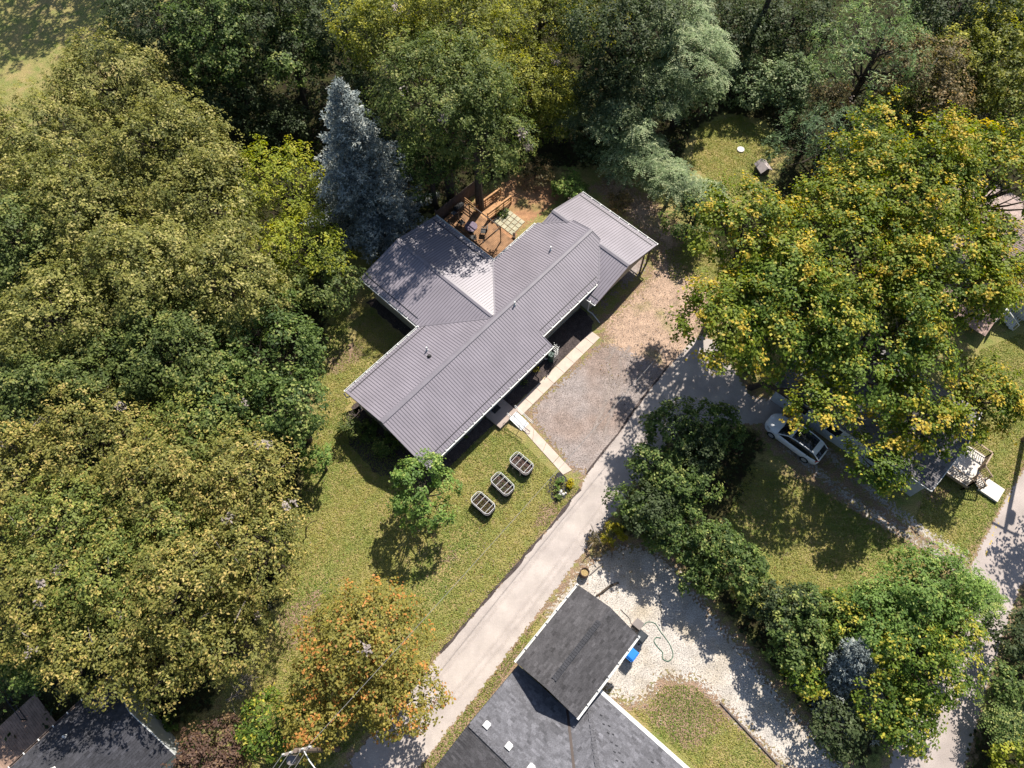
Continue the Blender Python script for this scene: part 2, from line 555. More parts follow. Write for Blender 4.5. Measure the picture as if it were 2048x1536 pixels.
def sheet(name, poly, z, m, jit=.0, step=.5, grid=1.0, parent=None, kind='structure'):
    pts = []
    n = len(poly)
    for i in range(n):
        a, b = np.array(poly[i]), np.array(poly[(i + 1) % n])
        k = max(1, int(np.hypot(*(b - a)) / step))
        d = (b - a) / (np.hypot(*(b - a)) + 1e-9)
        nn = np.array([-d[1], d[0]])
        for j in range(k):
            pts.append(a + (b - a) * j / k + nn * rng.normal(0, jit))
    nb = len(pts)
    A = np.array(pts)
    gx_, gy_ = np.meshgrid(np.arange(A[:, 0].min(), A[:, 0].max(), grid), np.arange(A[:, 1].min(), A[:, 1].max(), grid))
    gx_, gy_ = gx_.ravel() + rng.uniform(-.2, .2, gx_.size) * grid, gy_.ravel() + rng.uniform(-.2, .2, gy_.size) * grid
    dd = dist(poly, gx_, gy_)
    k = dd > min(.3, grid * .5)
    allp = [Vector(p) for p in pts] + [Vector((x, y)) for x, y in zip(gx_[k], gy_[k])]
    vs, es, fs, *_ = delaunay_2d_cdt(allp, [(i, (i + 1) % nb) for i in range(nb)], [], 1, 1e-4)
    me = bpy.data.meshes.new(name)
    me.from_pydata([(v.x, v.y, z) for v in vs], [], fs)
    me.update()
    V = np.array([(v.x, v.y) for v in vs])
    pattr(me, 'edge', np.maximum(0, dist(poly, V[:, 0], V[:, 1])))
    if len(me.polygons) and me.polygons[0].normal.z < 0: me.flip_normals()
    return link(name, me, m, parent, kind)


sheet('courtyard_earth', COURT, .004, M['brickdirt'], .1)
sheet('dirt_yard', YARD, .004, M['dirt'], .15)
sheet('gravel_parking', PARK, .008, M['gravel'], .10)
sheet('white_gravel_drive', WHITE, .004, M['limestone'], .15)


def strip(a_list, w):
    """a band polygon along a px polyline"""
    pts = [np.array(P(*q)[:2]) for q in a_list]
    Lf, Rt = [], []
    for i, p in enumerate(pts):
        d = pts[min(i + 1, len(pts) - 1)] - pts[max(i - 1, 0)]
        d = d / np.hypot(*d); nn = np.array([-d[1], d[0]])
        Lf.append(tuple(p + nn * w / 2)); Rt.append(tuple(p - nn * w / 2))
    return Lf + Rt[::-1]


sheet('gravel_drive', strip([(1520, 830), (1590, 905), (1650, 955), (1720, 1012), (1800, 1062), (1870, 1103), (1945, 1146)], 1.25), .004, M['track'], .1, grid=.5)
sheet('gravel_drive', strip([(1570, 810), (1640, 890), (1700, 945), (1765, 1000), (1840, 1060), (1900, 1095), (1950, 1122)], 1.25), .004, M['track'], .1, grid=.5)
sheet('road', ROAD, .008, M['road'], .05, grid=1.5)
sheet('lane', LANE, .012, M['lane'], .05, grid=1.2)
for q, w in (([(1185, 870), (1212, 800), (1222, 760), (1215, 720), (1235, 690)], .55), ([(1205, 880), (1232, 800), (1242, 755), (1240, 720), (1262, 690)], .5)):
    sheet('tyre_track', strip(q, w), .012, M['tread'], .05, grid=.25)
for q, w in (([(905, 1400), (1000, 1285), (1090, 1170), (1170, 1065), (1240, 975)], .85), ([(860, 1370), (945, 1270), (1040, 1150), (1120, 1050), (1190, 965)], .7)):
    sheet('wheel_path', strip(q, w), .016, mat('worn_asphalt', (.45, .395, .365), .9, .1, .8, .12, 24, edge=.4, soft=True), .05, grid=.3)
# crack of dark earth between parking and lane
sheet('lane_edge', strip([(1172, 948), (1235, 868), (1290, 790), (1345, 722)], .14), .016, M['mulch'], .03, grid=.1)
sheet('lane_edge', strip([(880, 1306), (960, 1214), (1040, 1122), (1110, 1042), (1160, 978)], .18), .0155, M['mulch'], .05, grid=.1)
# yellow marks on the road
for q in ([(1998, 1042), (1990, 1058)], [(1988, 1062), (1984, 1072)], [(1984, 1080), (1977, 1094)], [(1975, 1100), (1971, 1112)], [(2022, 990), (2015, 1004)], [(1826, 1488), (1822, 1500)]):
    sheet('yellow_road_mark', strip(q, .15), .012, M['yellowpaint'], .02, .2, .1)
# ------------------------------------------------------------------ buildings
class Frame:
    def __init__(s, o, deg):
        s.o = Vector((o[0], o[1], 0)); t = math.radians(deg); s.rz = t
        s.a = Vector((math.cos(t), math.sin(t), 0)); s.b = Vector((-math.sin(t), math.cos(t), 0))

    def __call__(s, a, b, z=0.0):
        return s.o + s.a * a + s.b * b + Vector((0, 0, z))

    def box(s, m, a0, a1, b0, b1, z0, z1):
        m.box(s((a0 + a1) / 2, (b0 + b1) / 2, (z0 + z1) / 2), (a1 - a0, b1 - b0, z1 - z0), s.rz)
        return m


def plane_pts(W, pts, zf):
    return [W(a, b, zf(a, b)) for a, b in pts]


def clip_line(poly, axis, t):
    """range of the other coordinate where the polygon (2-d) is crossed by coordinate[axis] == t"""
    o = 1 - axis
    c = []
    n = len(poly)
    for i in range(n):
        p, q = poly[i], poly[(i + 1) % n]
        if (p[axis] > t) != (q[axis] > t):
            k = (t - p[axis]) / (q[axis] - p[axis])
            c.append(p[o] + k * (q[o] - p[o]))
    c.sort()
    return [(c[i], c[i + 1]) for i in range(0, len(c) - 1, 2)]


def metal_slope(W, par, poly, zf, axis, name='roof_slope'):
    """a sheet-metal roof slope with raised ribs; ribs stand at constant coordinate[axis]"""
    o = MB().slab(plane_pts(W, poly, zf), .05).build(name, M['roof_metal'], par)
    r = MB()
    lo = min(p[axis] for p in poly); hi = max(p[axis] for p in poly)
    t = math.ceil(lo / .2286 + .2) * .2286
    while t < hi - .03:
        for c0, c1 in clip_line(poly, axis, t):
            if c1 - c0 < .1: continue
            q0 = (t, c0) if axis == 0 else (c0, t)
            q1 = (t, c1) if axis == 0 else (c1, t)
            r.bar(W(*q0, zf(*q0) + .006), W(*q1, zf(*q1) + .006), .034, .024)
        t += .2286
    r.build('roof_ribs', M['rib'], o, kind='stuff')
    return o


def gutter(W, par, a0, b0, a1, b1, z, out, m=None):
    """open gutter from (a0,b0) to (a1,b1); out = outward direction in (a,b)"""
    g = MB()
    A, B_ = W(a0, b0, z), W(a1, b1, z)
    O = (W(out[0], out[1], 0) - W(0, 0, 0)).normalized()
    g.bar(A + O * .13, B_ + O * .13, .035, .10)
    g.bar(A + O * .07 + Vector((0, 0, -.06)), B_ + O * .07 + Vector((0, 0, -.06)), .12, .012)
    o = g.build('gutter', m or M['gutter'], par)
    h = MB()
    L = (B_ - A).length
    n = max(2, int(L / .95))
    for i in range(n + 1):
        p = A + (B_ - A) * (i / n)
        h.bar(p + Vector((0, 0, .055)), p + O * .145 + Vector((0, 0, .055)), .07, .02)
    h.build('gutter_hangers', M['gutter'], o, kind='stuff')
    return o


def ridge_cap(W, par, p0, p1, z, slope, m=None, w=.2):
    A, B_ = W(*p0, z), W(*p1, z)
    d = (B_ - A).normalized(); s = Vector((-d.y, d.x, 0))
    up = Vector((0, 0, .045)); dn = Vector((0, 0, .045 - w * slope))
    mb = MB()
    mb.add([A + s * w + dn, A + up, A - s * w + dn, B_ + s * w + dn, B_ + up, B_ - s * w + dn], [(0, 1, 4, 3), (1, 2, 5, 4)])
    return mb.build('ridge_cap', m or M['ridge'], par)


def vent_pipe(p, h=.45, r=.06, par=None, m='white', label=None):
    mb = MB().tube([p, p + Vector((0, 0, h))], r, 8)
    mb.tube([p + Vector((0, 0, -.02)), p + Vector((0, 0, .12))], [r * 2.0, r * 1.2], 8)
    o = mb.build('vent_pipe', M[m], par)
    if label: o['label'] = label
    return o


# ---- the ranch house
BO = (-6.054, 17.437)
HW = Frame(BO, 47.2)
house = thing('ranch_house', 'long brown-grey metal roofed ranch house with crossing gables and white gutters', 'house', HW(10, 4.3), HW.rz)
zr = 4.08
zSE = lambda a, b: 2.6 + .34 * b
zNW = lambda a, b: zr - .215 * (b - 4.35)
zWW = lambda a, b: zr - .215 * (11.7 - a)
zWE = lambda a, b: zr - .215 * (a - 11.7)
zGW = lambda a, b: 3.65 - .291 * (22.65 - a)
zGE = lambda a, b: 3.65 - .291 * (a - 22.65)
metal_slope(HW, house, [(0, 0), (13.48, 0), (13.48, 1.05), (20.22, 1.05), (22.65, 3.09), (22.98, 3.3), (23.02, 4.35), (0, 4.35)], zSE, 0)
metal_slope(HW, house, [(0, 4.35), (11.7, 4.35), (7.6, 8.45), (0, 8.45)], zNW, 0)
metal_slope(HW, house, [(11.7, 4.35), (23.02, 4.35), (22.98, 6.2), (22.65, 6.35), (21.31, 8.1), (21.1, 8.45), (15.8, 8.45)], zNW, 0)
metal_slope(HW, house, [(11.7, 4.35), (11.7, 15.1), (7.5, 15.1), (7.5, 8.55)], zWW, 1)
metal_slope(HW, house, [(11.7, 4.35), (15.9, 8.55), (15.9, 15.1), (11.7, 15.1)], zWE, 1)
metal_slope(HW, house, [(20.22, 1.05), (22.65, 3.09), (22.65, .02), (18.65, .02), (18.65, 1.05)], zGW, 1)
metal_slope(HW, house, [(22.65, 6.35), (21.31, 8.1), (22.65, 8.1)], zGW, 1)
metal_slope(HW, house, [(22.65, .02), (26.55, .02), (26.55, 8.1), (22.65, 8.1)], zGE, 1)
ridge_cap(HW, house, (0, 4.35), (23.02, 4.35), zr + .02, .3)
ridge_cap(HW, house, (11.7, 4.6), (11.7, 15.1), zr + .015, .2)
ridge_cap(HW, house, (22.65, .02), (22.65, 3.0), 3.67, .28)
ridge_cap(HW, house, (22.65, 6.4), (22.65, 8.1), 3.67, .28)
# valley flashing and rake trim
for p, q in (((11.7, 4.35, zr), (7.6, 8.45, zWW(7.6, 0))), ((11.7, 4.35, zr), (15.8, 8.45, zWE(15.8, 0))), ((20.22, 1.05, 2.96), (22.65, 3.09, 3.65)), ((21.31, 8.1, 3.27), (22.65, 6.35, 3.65))):
    MB().bar(HW(p[0], p[1], p[2] + .02), HW(q[0], q[1], q[2] + .02), .11, .03).build('valley_flashing', M['ridge'], house)
for p, q, f in (((0, 0), (0, 4.35), zSE), ((0, 4.35), (0, 8.45), zNW), ((7.5, 15.1), (11.7, 15.1), zWW), ((11.7, 15.1), (15.9, 15.1), zWE), ((18.65, .02), (22.65, .02), zGW),
                ((22.65, .02), (26.55, .02), zGE), ((22.65, 8.1), (26.55, 8.1), zGE), ((13.48, 0), (13.48, 1.05), zSE), ((23.0, 3.3), (23.0, 4.35), zSE), ((23.0, 4.35), (23.0, 6.2), zNW)):
    MB().bar(HW(*p, f(*p) - .06), HW(*q, f(*q) - .06), .05, .19).build('rake_trim', M['ridge'], house)
gutter(HW, house, 0, 0, 13.48, 0, 2.55, (0, -1))
gutter(HW, house, 13.5, 1.05, 19.9, 1.05, 2.90, (0, -1))
gutter(HW, house, 0, 8.45, 7.5, 8.45, 3.15, (0, 1))
gutter(HW, house, 7.5, 8.6, 7.5, 15.1, 3.13, (-1, 0))
gutter(HW, house, 15.9, 8.6, 15.9, 15.1, 3.13, (1, 0))
gutter(HW, house, 15.9, 8.45, 20.9, 8.45, 3.15, (0, 1))
gutter(HW, house, 26.55, .02, 26.55, 8.1, 2.45, (1, 0))
gutter(HW, house, 18.65, .02, 18.65, 1.0, 2.45, (-1, 0))
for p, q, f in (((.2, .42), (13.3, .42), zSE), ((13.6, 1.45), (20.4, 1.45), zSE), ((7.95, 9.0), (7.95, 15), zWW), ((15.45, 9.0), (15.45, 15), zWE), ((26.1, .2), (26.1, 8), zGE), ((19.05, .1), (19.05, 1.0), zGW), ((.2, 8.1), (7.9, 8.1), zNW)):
    MB().bar(HW(*p, f(*p) + .035), HW(*q, f(*q) + .035), .035, .03).build('eave_bar', M['dark'], house)  # thin dark bar on the slope, parallel to the eave
w = MB()
HW.box(w, .5, 13.2, .55, 7.9, 0, 2.62)
HW.box(w, 13.2, 18.9, 1.6, 7.9, 0, 2.9)
HW.box(w, 8.0, 15.4, 7.9, 14.6, 0, 3.12)
HW.box(w, 19.15, 23.0, .9, 7.7, 0, 2.55)
HW.box(w, 23.0, 26.2, 3.6, 7.7, 0, 2.55)
w.build('wall', M['siding'], house)
for b in (.09, 7.78):
    g = MB()
    q = [HW(18.9, b, 2.50), HW(26.3, b, 2.50), HW(22.65, b, 3.58)]
    q2 = [x + HW.b * (.30 if b < 1 else -.14) for x in q]
    g.add(q + q2, [(0, 1, 2), (5, 4, 3), (0, 3, 4, 1), (1, 4, 5, 2), (2, 5, 3, 0)])
    g.build('gable_panel', M['siding'], house)
g = MB()
for a in (.52, ):
    q = [HW(a, .55, 2.6), HW(a, 7.9, 2.6), HW(a, 7.9, 3.2), HW(a, 4.35, 3.98), HW(a, .55, 2.72)]
    q2 = [x - HW.a * .04 for x in q]
    g.add(q + q2, [(4, 3, 2, 1, 0), (5, 6, 7, 8, 9)] + [(i, (i + 1) % 5, 5 + (i + 1) % 5, 5 + i) for i in range(5)])
g.build('gable_panel', M['siding'], house); g = MB()
q = [HW(8.0, 14.55, 3.1), HW(15.4, 14.55, 3.1), HW(11.7, 14.55, 3.98)]
q2 = [x + HW.b * .09 for x in q]
g.add(q + q2, [(0, 1, 2), (5, 4, 3), (0, 3, 4, 1), (1, 4, 5, 2), (2, 5, 3, 0)])
g.build('gable_panel', M['siding'], house); g = MB()
q = [HW(22.8, 3.25, 3.55), HW(22.8, 6.3, 3.55), HW(22.8, 6.25, 3.6), HW(22.8, 4.35, 4.0), HW(22.8, 3.3, 3.65)]
q2 = [x + HW.a * .05 for x in q]
g.add(q + q2, [(0, 1, 2, 3, 4), (9, 8, 7, 6, 5)] + [(i, 5 + i, 5 + (i + 1) % 5, (i + 1) % 5) for i in range(5)])
g.build('gable_panel', M['siding'], house)
for a, b in ((24.98, .12), (26.15, .3), (26.15, 3.4)):
    p = MB(); p.bar(HW(a, b, 0), HW(a, b, 2.5), .12); p.build('carport_post', M['brownmetal'], house)
bm = MB(); bm.bar(HW(23.1, .3, 2.42), HW(26.2, .3, 2.42), .12, .22); bm.build('carport_beam', M['oldwood'], house)
d = MB(); HW.box(d, 7.0, 7.95, .51, .56, .3, 2.35); dr = d.build('front_door', M['white'], house)
MB().tube([HW(7.85, .47, 1.3), HW(7.85, .40, 1.3)], .03).build('handle', M['steel'], dr)
for a in (2.2, 4.8, 10.2):
    wd = MB(); HW.box(wd, a, a + 1.1, .50, .556, 1.0, 2.1); wo = wd.build('window', M['glass'], house)
    fr = MB()
    for q in ((a - .06, a + 1.16, 2.1, 2.17), (a - .06, a + 1.16, .93, 1.0), (a - .06, a, 1.0, 2.1), (a + 1.1, a + 1.16, 1.0, 2.1)):
        HW.box(fr, q[0], q[1], .48, .553, q[2], q[3])
    fr.build('window_frame', M['white'], wo)
for n_, pts in enumerate(([(19.0, .5, 2.4), (19.0, .82, 2.2), (19.02, .86, .25), (19.15, .45, .08), (18.9, -.55, .05)],
                          [(-.12, 8.5, 3.08), (-.2, 8.2, 2.85), (.4, 8.0, 2.6), (.42, 8.0, .1)],
                          [(13.3, -.1, 2.46), (13.45, .25, 2.2), (13.3, .5, 2.0), (13.3, .5, .1), (13.8, .1, .06)],
                          [(7.38, 8.75, 3.05), (7.6, 8.3, 2.8), (7.6, 8.0, 2.6), (7.6, 8.0, .1)])):
    MB().tube([HW(*p) for p in pts], .05, 6).build('downspout', M['gutter'], house)
vent_pipe(HW(6.37, 6.3, zNW(0, 6.3)), par=house)
vent_pipe(HW(6.08, 5.75, zNW(0, 5.75)), .2, .1, house, 'dark', 'short black roof vent pipe')
vent_pipe(HW(13.6, 4.05, zSE(0, 4.05)), par=house)
vent_pipe(HW(19.4, 5.5, zNW(0, 5.5)), par=house)

sheet('carport_floor', [tuple(HW(a_, b_)[:2]) for a_, b_ in ((18.5, -.2), (26.6, -.2), (27.2, 4), (26.8, 8.3), (22.9, 8.2), (22.9, .95), (18.6, .95))], .012, M['gravel'], .1)
# ---- front: porch slab, ramp, sidewalk, beds
po = MB(); HW.box(po, 6.47, 8.4, -.80, .55, .0, .30); HW.box(po, 6.47, 8.42, -1.05, -.80, 0, .303)
ps = po.build('porch_slab', M['concrete2']); tag(ps, kind='structure')
mt = MB(); HW.box(mt, 7.05, 7.75, .08, .50, .30, .325); tag(mt.build('door_mat', M['dark']), 'black rectangular door mat on the shaded concrete porch', 'mat')
ramp = thing('access_ramp', 'short white aluminium ramp with double handrails leading down from the porch', 'ramp', HW(7.95, -1.6), HW.rz)
rp = MB()
rp.slab([HW(7.5, -1.0, .34), HW(8.32, -1.0, .34), HW(8.32, -2.3, .06), HW(7.5, -2.3, .06)][::-1], .04)
rp.f = [tuple(reversed(f)) for f in rp.f]
rp.build('ramp_deck', M['alu'], ramp)
for a in (7.48, 8.34):
    r_ = MB()
    for h in (.55, .88):
        r_.tube([HW(a, -.85, .32 + h), HW(a, -2.3, .08 + h), HW(a, -2.62, .06 + h), HW(a, -2.68, .06 + h - .1 * (h > .6))], .022, 6)
    r_.tube([HW(a, -2.66, .61), HW(a, -2.74, .75), HW(a, -2.66, .93)], .022, 6)
    r_.tube([HW(a, -.85, .87), HW(a, -.78, 1.03), HW(a, -.85, 1.2)], .022, 6)
    h_ = r_.build('handrail', M['alu'], ramp)
    for b, zt in ((-1.05, 1.18), (-2.1, .97)):
        MB().tube([HW(a, b, .05), HW(a, b, zt)], .022, 6).build('rail_post', M['alu'], h_)
sidewalk = thing('sidewalk', 'pale concrete sidewalk of square slabs turning a corner beside the gravel parking', 'sidewalk', HW(8.5, -1))
sidewalk['kind'] = 'structure'
rs = random.Random(3)
edges = [8.45, 9.7, 10.95, 12.2, 13.45, 14.65, 15.8, 17.0, 17.85]
for i in range(8):
    s_ = MB(); a0, a1 = edges[i] + .012, edges[i + 1] - .012
    poly = [HW(a0, -1.45 + .01 * i * 0), HW(a1, -1.45), HW(a1, -.57), HW(a0, -.57)]
    s_.prism([(p.x, p.y) for p in poly], -.05, .045 + rs.uniform(-.006, .006)); s_.build('slab', M['concrete'], sidewalk)
c0, c1 = HW(7.62, -2.3), HW(7.0, -6.95); e0, e1 = HW(8.42, -1.47), HW(7.72, -7.2)
for i in range(4):
    t0, t1 = i / 4 + .003, (i + 1) / 4 - .003
    s_ = MB(); poly = [c0.lerp(c1, t0), c0.lerp(c1, t1), e0.lerp(e1, t1), e0.lerp(e1, t0)]
    s_.prism([(p.x, p.y) for p in poly], -.05, .045 + rs.uniform(-.006, .006)); s_.build('slab', M['concrete'], sidewalk)
w2 = lambda pts: [tuple(HW(*p)[:2]) for p in pts]
sheet('mulch_bed', w2([(8.42, -.52), (17.8, -.57), (18.6, -.1), (18.9, .9), (18.9, 1.6), (13.3, 1.6), (13.2, .6), (8.42, .6)]), .02, M['mulch'], .03, .3, .4)
sheet('mulch_bed', w2([(-.4, -.32), (6.45, -.42), (6.45, .6), (.5, .6), (.5, 8.4), (-.6, 8.6), (-2.2, 6.5), (-2.4, 3.6), (-1.4, 1.2)]), .02, M['mulch'], .05, .3, .4)
sheet('mulch_bed', w2([(-.2, 8.0), (.5, 8.0), (7.4, 8.0), (8.0, 8.0), (8.0, 14.8), (7.2, 15.0), (7.2, 8.8), (0, 8.7)]), .02, M['mulch'], .05, .3, .4)
sheet('flower_bed', px((1090, 975), (1105, 950), (1122, 945), (1143, 968), (1138, 985), (1122, 1006), (1105, 1000)), .02, M['mulch_b'], .04, .2, .3)
bar_ = thing('rain_barrel', 'dark green barrel with white trim standing under the roof step corner', 'barrel', HW(13.6, .15))
MB().tube([HW(13.62, .12, 0), HW(13.62, .12, .2), HW(13.62, .12, .75), HW(13.62, .12, .95)], [.25, .29, .29, .25], 12).build('body', mat('green_plastic', (.02, .05, .04), .4, .1, 3), bar_)
tl = MB()
for i in range(4):
    tl.bar(HW(13.55, -.22 - .0 * i, .9 + .3 * i), HW(14.05, -.22, .9 + .3 * i), .03)
for i in range(4):
    tl.bar(HW(14.05, -.22, .9 + .3 * i), HW(14.05, .28, .9 + .3 * i), .03)
for a, b in ((13.55, -.22), (14.05, -.22), (14.05, .28), (13.8, -.22), (14.05, .03)):
    tl.bar(HW(a, b, 0), HW(a, b, 2.05), .035)
tag(tl.build('trellis', M['white']), 'white corner trellis frame beside the barrel under the eave', 'trellis')

# ---- courtyard behind the house
deck = thing('courtyard_deck', 'orange wooden courtyard deck with a railed ramp behind the house', 'deck', HW(18, 12), HW.rz)
fl_ = MB()
b = 8.9
while b < 16.1:
    HW.box(fl_, 16.4, 20.0 if b > 9.6 else 18.6, b, b + .135, .36, .40); b += .145
fl_.build('deck_boards', M['wood_floor'], deck, kind='stuff')
fr = MB(); HW.box(fr, 16.4, 19.97, 9.0, 9.05, .1, .355); HW.box(fr, 19.9, 19.97, 9.7, 16.0, .1, .355); HW.box(fr, 16.4, 19.9, 15.95, 16.0, .1, .355); fr.build('deck_frame', M['wood'], deck)
rf = MB()
a = 20.01
while a < 23.1:
    z0 = .40 - (a - 20) * .11
    rf.box(HW(a + .07, 13.85, z0 - .02), (.135, 1.25, .035), HW.rz); a += .145
rf.build('ramp_boards', M['wood'], deck, kind='stuff')
for b in (13.2, 14.5):
    for a in (20.05, 21.1, 22.1, 23.05):
        p = MB(); p.bar(HW(a, b, 0), HW(a, b, 1.42 - (a - 20) * .11), .09); p.build('rail_post', M['wood'], deck)
    for dz, hh in ((1.38, .04), (1.15, .1), (.85, .1), (.55, .1)):
        p = MB(); p.bar(HW(20.0, b, dz), HW(23.1, b, dz - .34), .15 if hh < .05 else .035, hh); p.build('rail_board', M['wood'], deck)
for b0, b1 in ((14.55, 15.9),):
    for dz in (1.3, 1.0, .7):
        p = MB(); p.bar(HW(19.95, b0, dz), HW(19.95, b1, dz), .04, .1); p.build('rail_board', M['wood'], deck)
gz = thing('gazebo_frame', 'bare dark metal gazebo frame standing over the courtyard deck', 'gazebo', HW(18, 12.7), HW.rz)
gp = [(19.15, 14.5), (19.15, 10.8), (16.6, 10.8), (16.6, 14.5)]
for a, b in gp:
    p = MB(); p.bar(HW(a, b, .4), HW(a, b, 2.35), .08); p.build('post', M['brownmetal'], gz)
for i in range(4):
    p = MB(); q, r_ = gp[i], gp[(i + 1) % 4]; p.bar(HW(*q, 2.38), HW(*r_, 2.38), .07); p.build('top_rail', M['brownmetal'], gz)
for q in ((19.15, 14.5), (19.15, 10.8)):
    p = MB(); sgn = -1 if q[1] > 12 else 1
    p.bar(HW(q[0], q[1], 1.9), HW(q[0], q[1] + sgn * .5, 2.34), .05); p.build('brace', M['brownmetal'], gz)
pav = thing('paver_patio', 'square grid of pale stone pavers set in orange earth behind the house', 'patio', HW(21.5, 12), HW.rz)
for i in range(4):
    for j in range(5):
        p = MB(); p.box(HW(20.75 + i * .47, 10.95 + j * .47 + .05 * i, .03), (.41, .41, .06), HW.rz + rs.uniform(-.03, .03)); p.build('paver', M['paver'], pav)
gr = thing('grill', 'black covered barbecue grill at the deck corner by the fence', 'grill', HW(18.9, 15.6, .4), HW.rz)
MB().tube([HW(18.5, 15.6, 1.15), HW(18.6, 15.6, 1.2), HW(19.3, 15.6, 1.2), HW(19.4, 15.6, 1.15)], [.2, .3, .3, .2], 10).build('lid', M['dark'], gr)
q = MB(); HW.box(q, 18.55, 19.35, 15.35, 15.85, .7, .95); q.build('firebox', M['dark'], gr)
for da, db in ((18.6, 15.4), (19.3, 15.4), (18.6, 15.8), (19.3, 15.8)):
    q = MB(); q.bar(HW(da, db, .4), HW(da, db, .72), .05); q.build('leg', M['dark'], gr)
q = MB(); HW.box(q, 18.1, 18.5, 15.4, 15.8, .95, .98); q.build('side_shelf', M['steel'], gr)
tb = thing('patio_table', 'round purple-grey patio table on the courtyard deck under the frame', 'table', HW(18.2, 13.4, .4))
MB().tube([HW(18.2, 13.4, 1.08), HW(18.2, 13.4, 1.12)], .55, 20).build('tabletop', mat('table_top', (.11, .08, .12), .4, .2, 6), tb)
MB().tube([HW(18.2, 13.4, .4), HW(18.2, 13.4, 1.08)], .05, 8).build('pedestal', M['dark'], tb)
MB().tube([HW(18.2, 13.4, .40), HW(18.2, 13.4, .44)], .25, 12).build('foot', M['dark'], tb)


def patio_chair(a, b, rz, label):
    c = HW(a, b, .4)
    t = thing('patio_chair', label, 'chair', c, HW.rz + rz, 'patio chairs round the courtyard table')
    R = Matrix.Rotation(HW.rz + rz, 3, 'Z')
    X_ = lambda x, y, z: c + R @ Vector((x, y, z))
    q = MB(); q.box(X_(0, 0, .43), (.5, .5, .05), HW.rz + rz); q.build('seat', M['dark'], t)
    q = MB(); q.bar(X_(-.25, 0, .45), X_(-.36, 0, .98), .5, .04, up=R @ Vector((0, 1, 0)).cross(Vector((1, 0, 0)))); q.build('backrest', M['dark'], t)
    for x in (-.22, .22):
        for y in (-.22, .22):
            q = MB(); q.bar(X_(x, y, 0), X_(x, y, .42), .035); q.build('leg', M['dark'], t)
    for y in (-.26, .26):
        q = MB(); q.bar(X_(-.25, y, .64), X_(.22, y, .64), .05, .03); q.build('arm', M['dark'], t)


patio_chair(18.75, 12.45, 2.2, 'dark patio chair nearest the pavers beside the courtyard table')
patio_chair(17.6, 12.6, 1.0, 'dark patio chair between the courtyard table and the house wall')
patio_chair(18.1, 14.5, -1.6, 'dark patio chair on the fence side of the courtyard table')
for a, b, l in ((20.3, 10.3, 'small black post planter nearest the eave by the pavers'), (20.55, 10.55, 'small black post planter set closest to the paver corner')):
    t = thing('planter', l, 'planter', HW(a, b), 0, 'post planters by the pavers')
    q = MB(); q.tube([HW(a, b, 0), HW(a, b, .42)], [.09, .13], 8); q.build('pot', M['dark'], t)
    q = MB(); q.tube([HW(a, b, .40), HW(a, b, .425)], .11, 8); q.build('soil', M['soil'], t)


def board_fence(pts, h, label, m='oldwood', bw=.15):
    t = thing('board_fence', label, 'fence', pts[0])
    for i in range(len(pts) - 1):
        A, B_ = Vector(pts[i]), Vector(pts[i + 1])
        L = (B_ - A).length; d = (B_ - A) / L; rz = math.atan2(d.y, d.x); k = 0
        s = .08
        while s < L:
            q = MB(); q.box(A + d * s + Vector((0, 0, h / 2 + rs.uniform(-.02, .02))), (bw - .02, .022, h), rz + rs.uniform(-.02, .02)); q.build('board', M[m], t); s += bw
        nrm = Vector((-d.y, d.x, 0)) * .05
        for z in (.35, h - .3):
            q = MB(); q.bar(A + nrm + Vector((0, 0, z)), B_ + nrm + Vector((0, 0, z)), .04, .09); q.build('rail', M[m], t)
        n = max(1, round(L / 2.4))
        for j in range(n + 1):
            p = A + d * (L * j / n) + nrm * 2
            q = MB(); q.bar(p, p + Vector((0, 0, h + .1)), .1); q.build('post', M[m], t)
    return t


board_fence([HW(17.0, 16.4), HW(22.4, 16.3)], 1.7, 'weathered grey board fence in shade behind the grill and courtyard deck')
board_fence([HW(25.9, 8.9), HW(28.0, 9.9)], 1.6, 'short brown board fence beyond the back corner of the garage roof')

# ---- garage and shingled house at the bottom
g1 = P(1032, 1325, 3.6)
GW = Frame((g1.x, g1.y), 49.3)         # a runs NE, b runs NW


def shingle_slope(W, par, poly, zf, m, axis, course=.145, name='roof_slope', t=.10):
    """shingle courses as real steps: strips at constant coordinate[axis], each lapping the next"""
    o = MB().slab(plane_pts(W, poly, zf), t).build(name, M[m], par)
    lo = min(p[axis] for p in poly); hi = max(p[axis] for p in poly)
    mid = [(lo + hi) / 2] * 2
    e0 = list(mid); e1 = list(mid); e0[axis] = lo; e1[axis] = hi
    down = -1 if zf(*e0) < zf(*e1) else 1        # side of lower height
    c = MB()
    tones = []
    tt = lo
    while tt < hi - 1e-3:
        t2 = min(tt + course, hi)
        k = clip_line(poly, axis, (tt + t2) / 2)
        for q0, q1 in k:
            if q1 - q0 < .05: continue
            def pt(ax, ot, dz):
                q = (ax, ot) if axis == 0 else (ot, ax)
                return W(*q, zf(*q) + dz)
            low, high = (tt, t2) if down < 0 else (t2, tt)
            s0 = q0
            nx_ = q0 + rs.uniform(.08, .3)
            while s0 < q1 - 1e-3:
                s1 = min(nx_, q1)
                e = rs.uniform(.016, .026)
                vs = [pt(low, s0, e), pt(low, s1, e), pt(high, s1, .003), pt(high, s0, .003), pt(low, s0, .001), pt(low, s1, .001)]
                c.add(vs, [(0, 1, 2, 3), (4, 5, 1, 0)])
                k_ = min(1.5, max(.6, rs.gauss(1, .16)))
                tones.extend((k_, k_))
                s0 = s1
                nx_ = s0 + .31
        tt = t2
    cm = c.build('shingle_courses', M.get(m + '_tabs') or M[m], o, kind='stuff')
    at_ = cm.data.attributes.new('tone', 'FLOAT', 'FACE')
    at_.data.foreach_set('value', np.array(tones, np.float32))
    return o


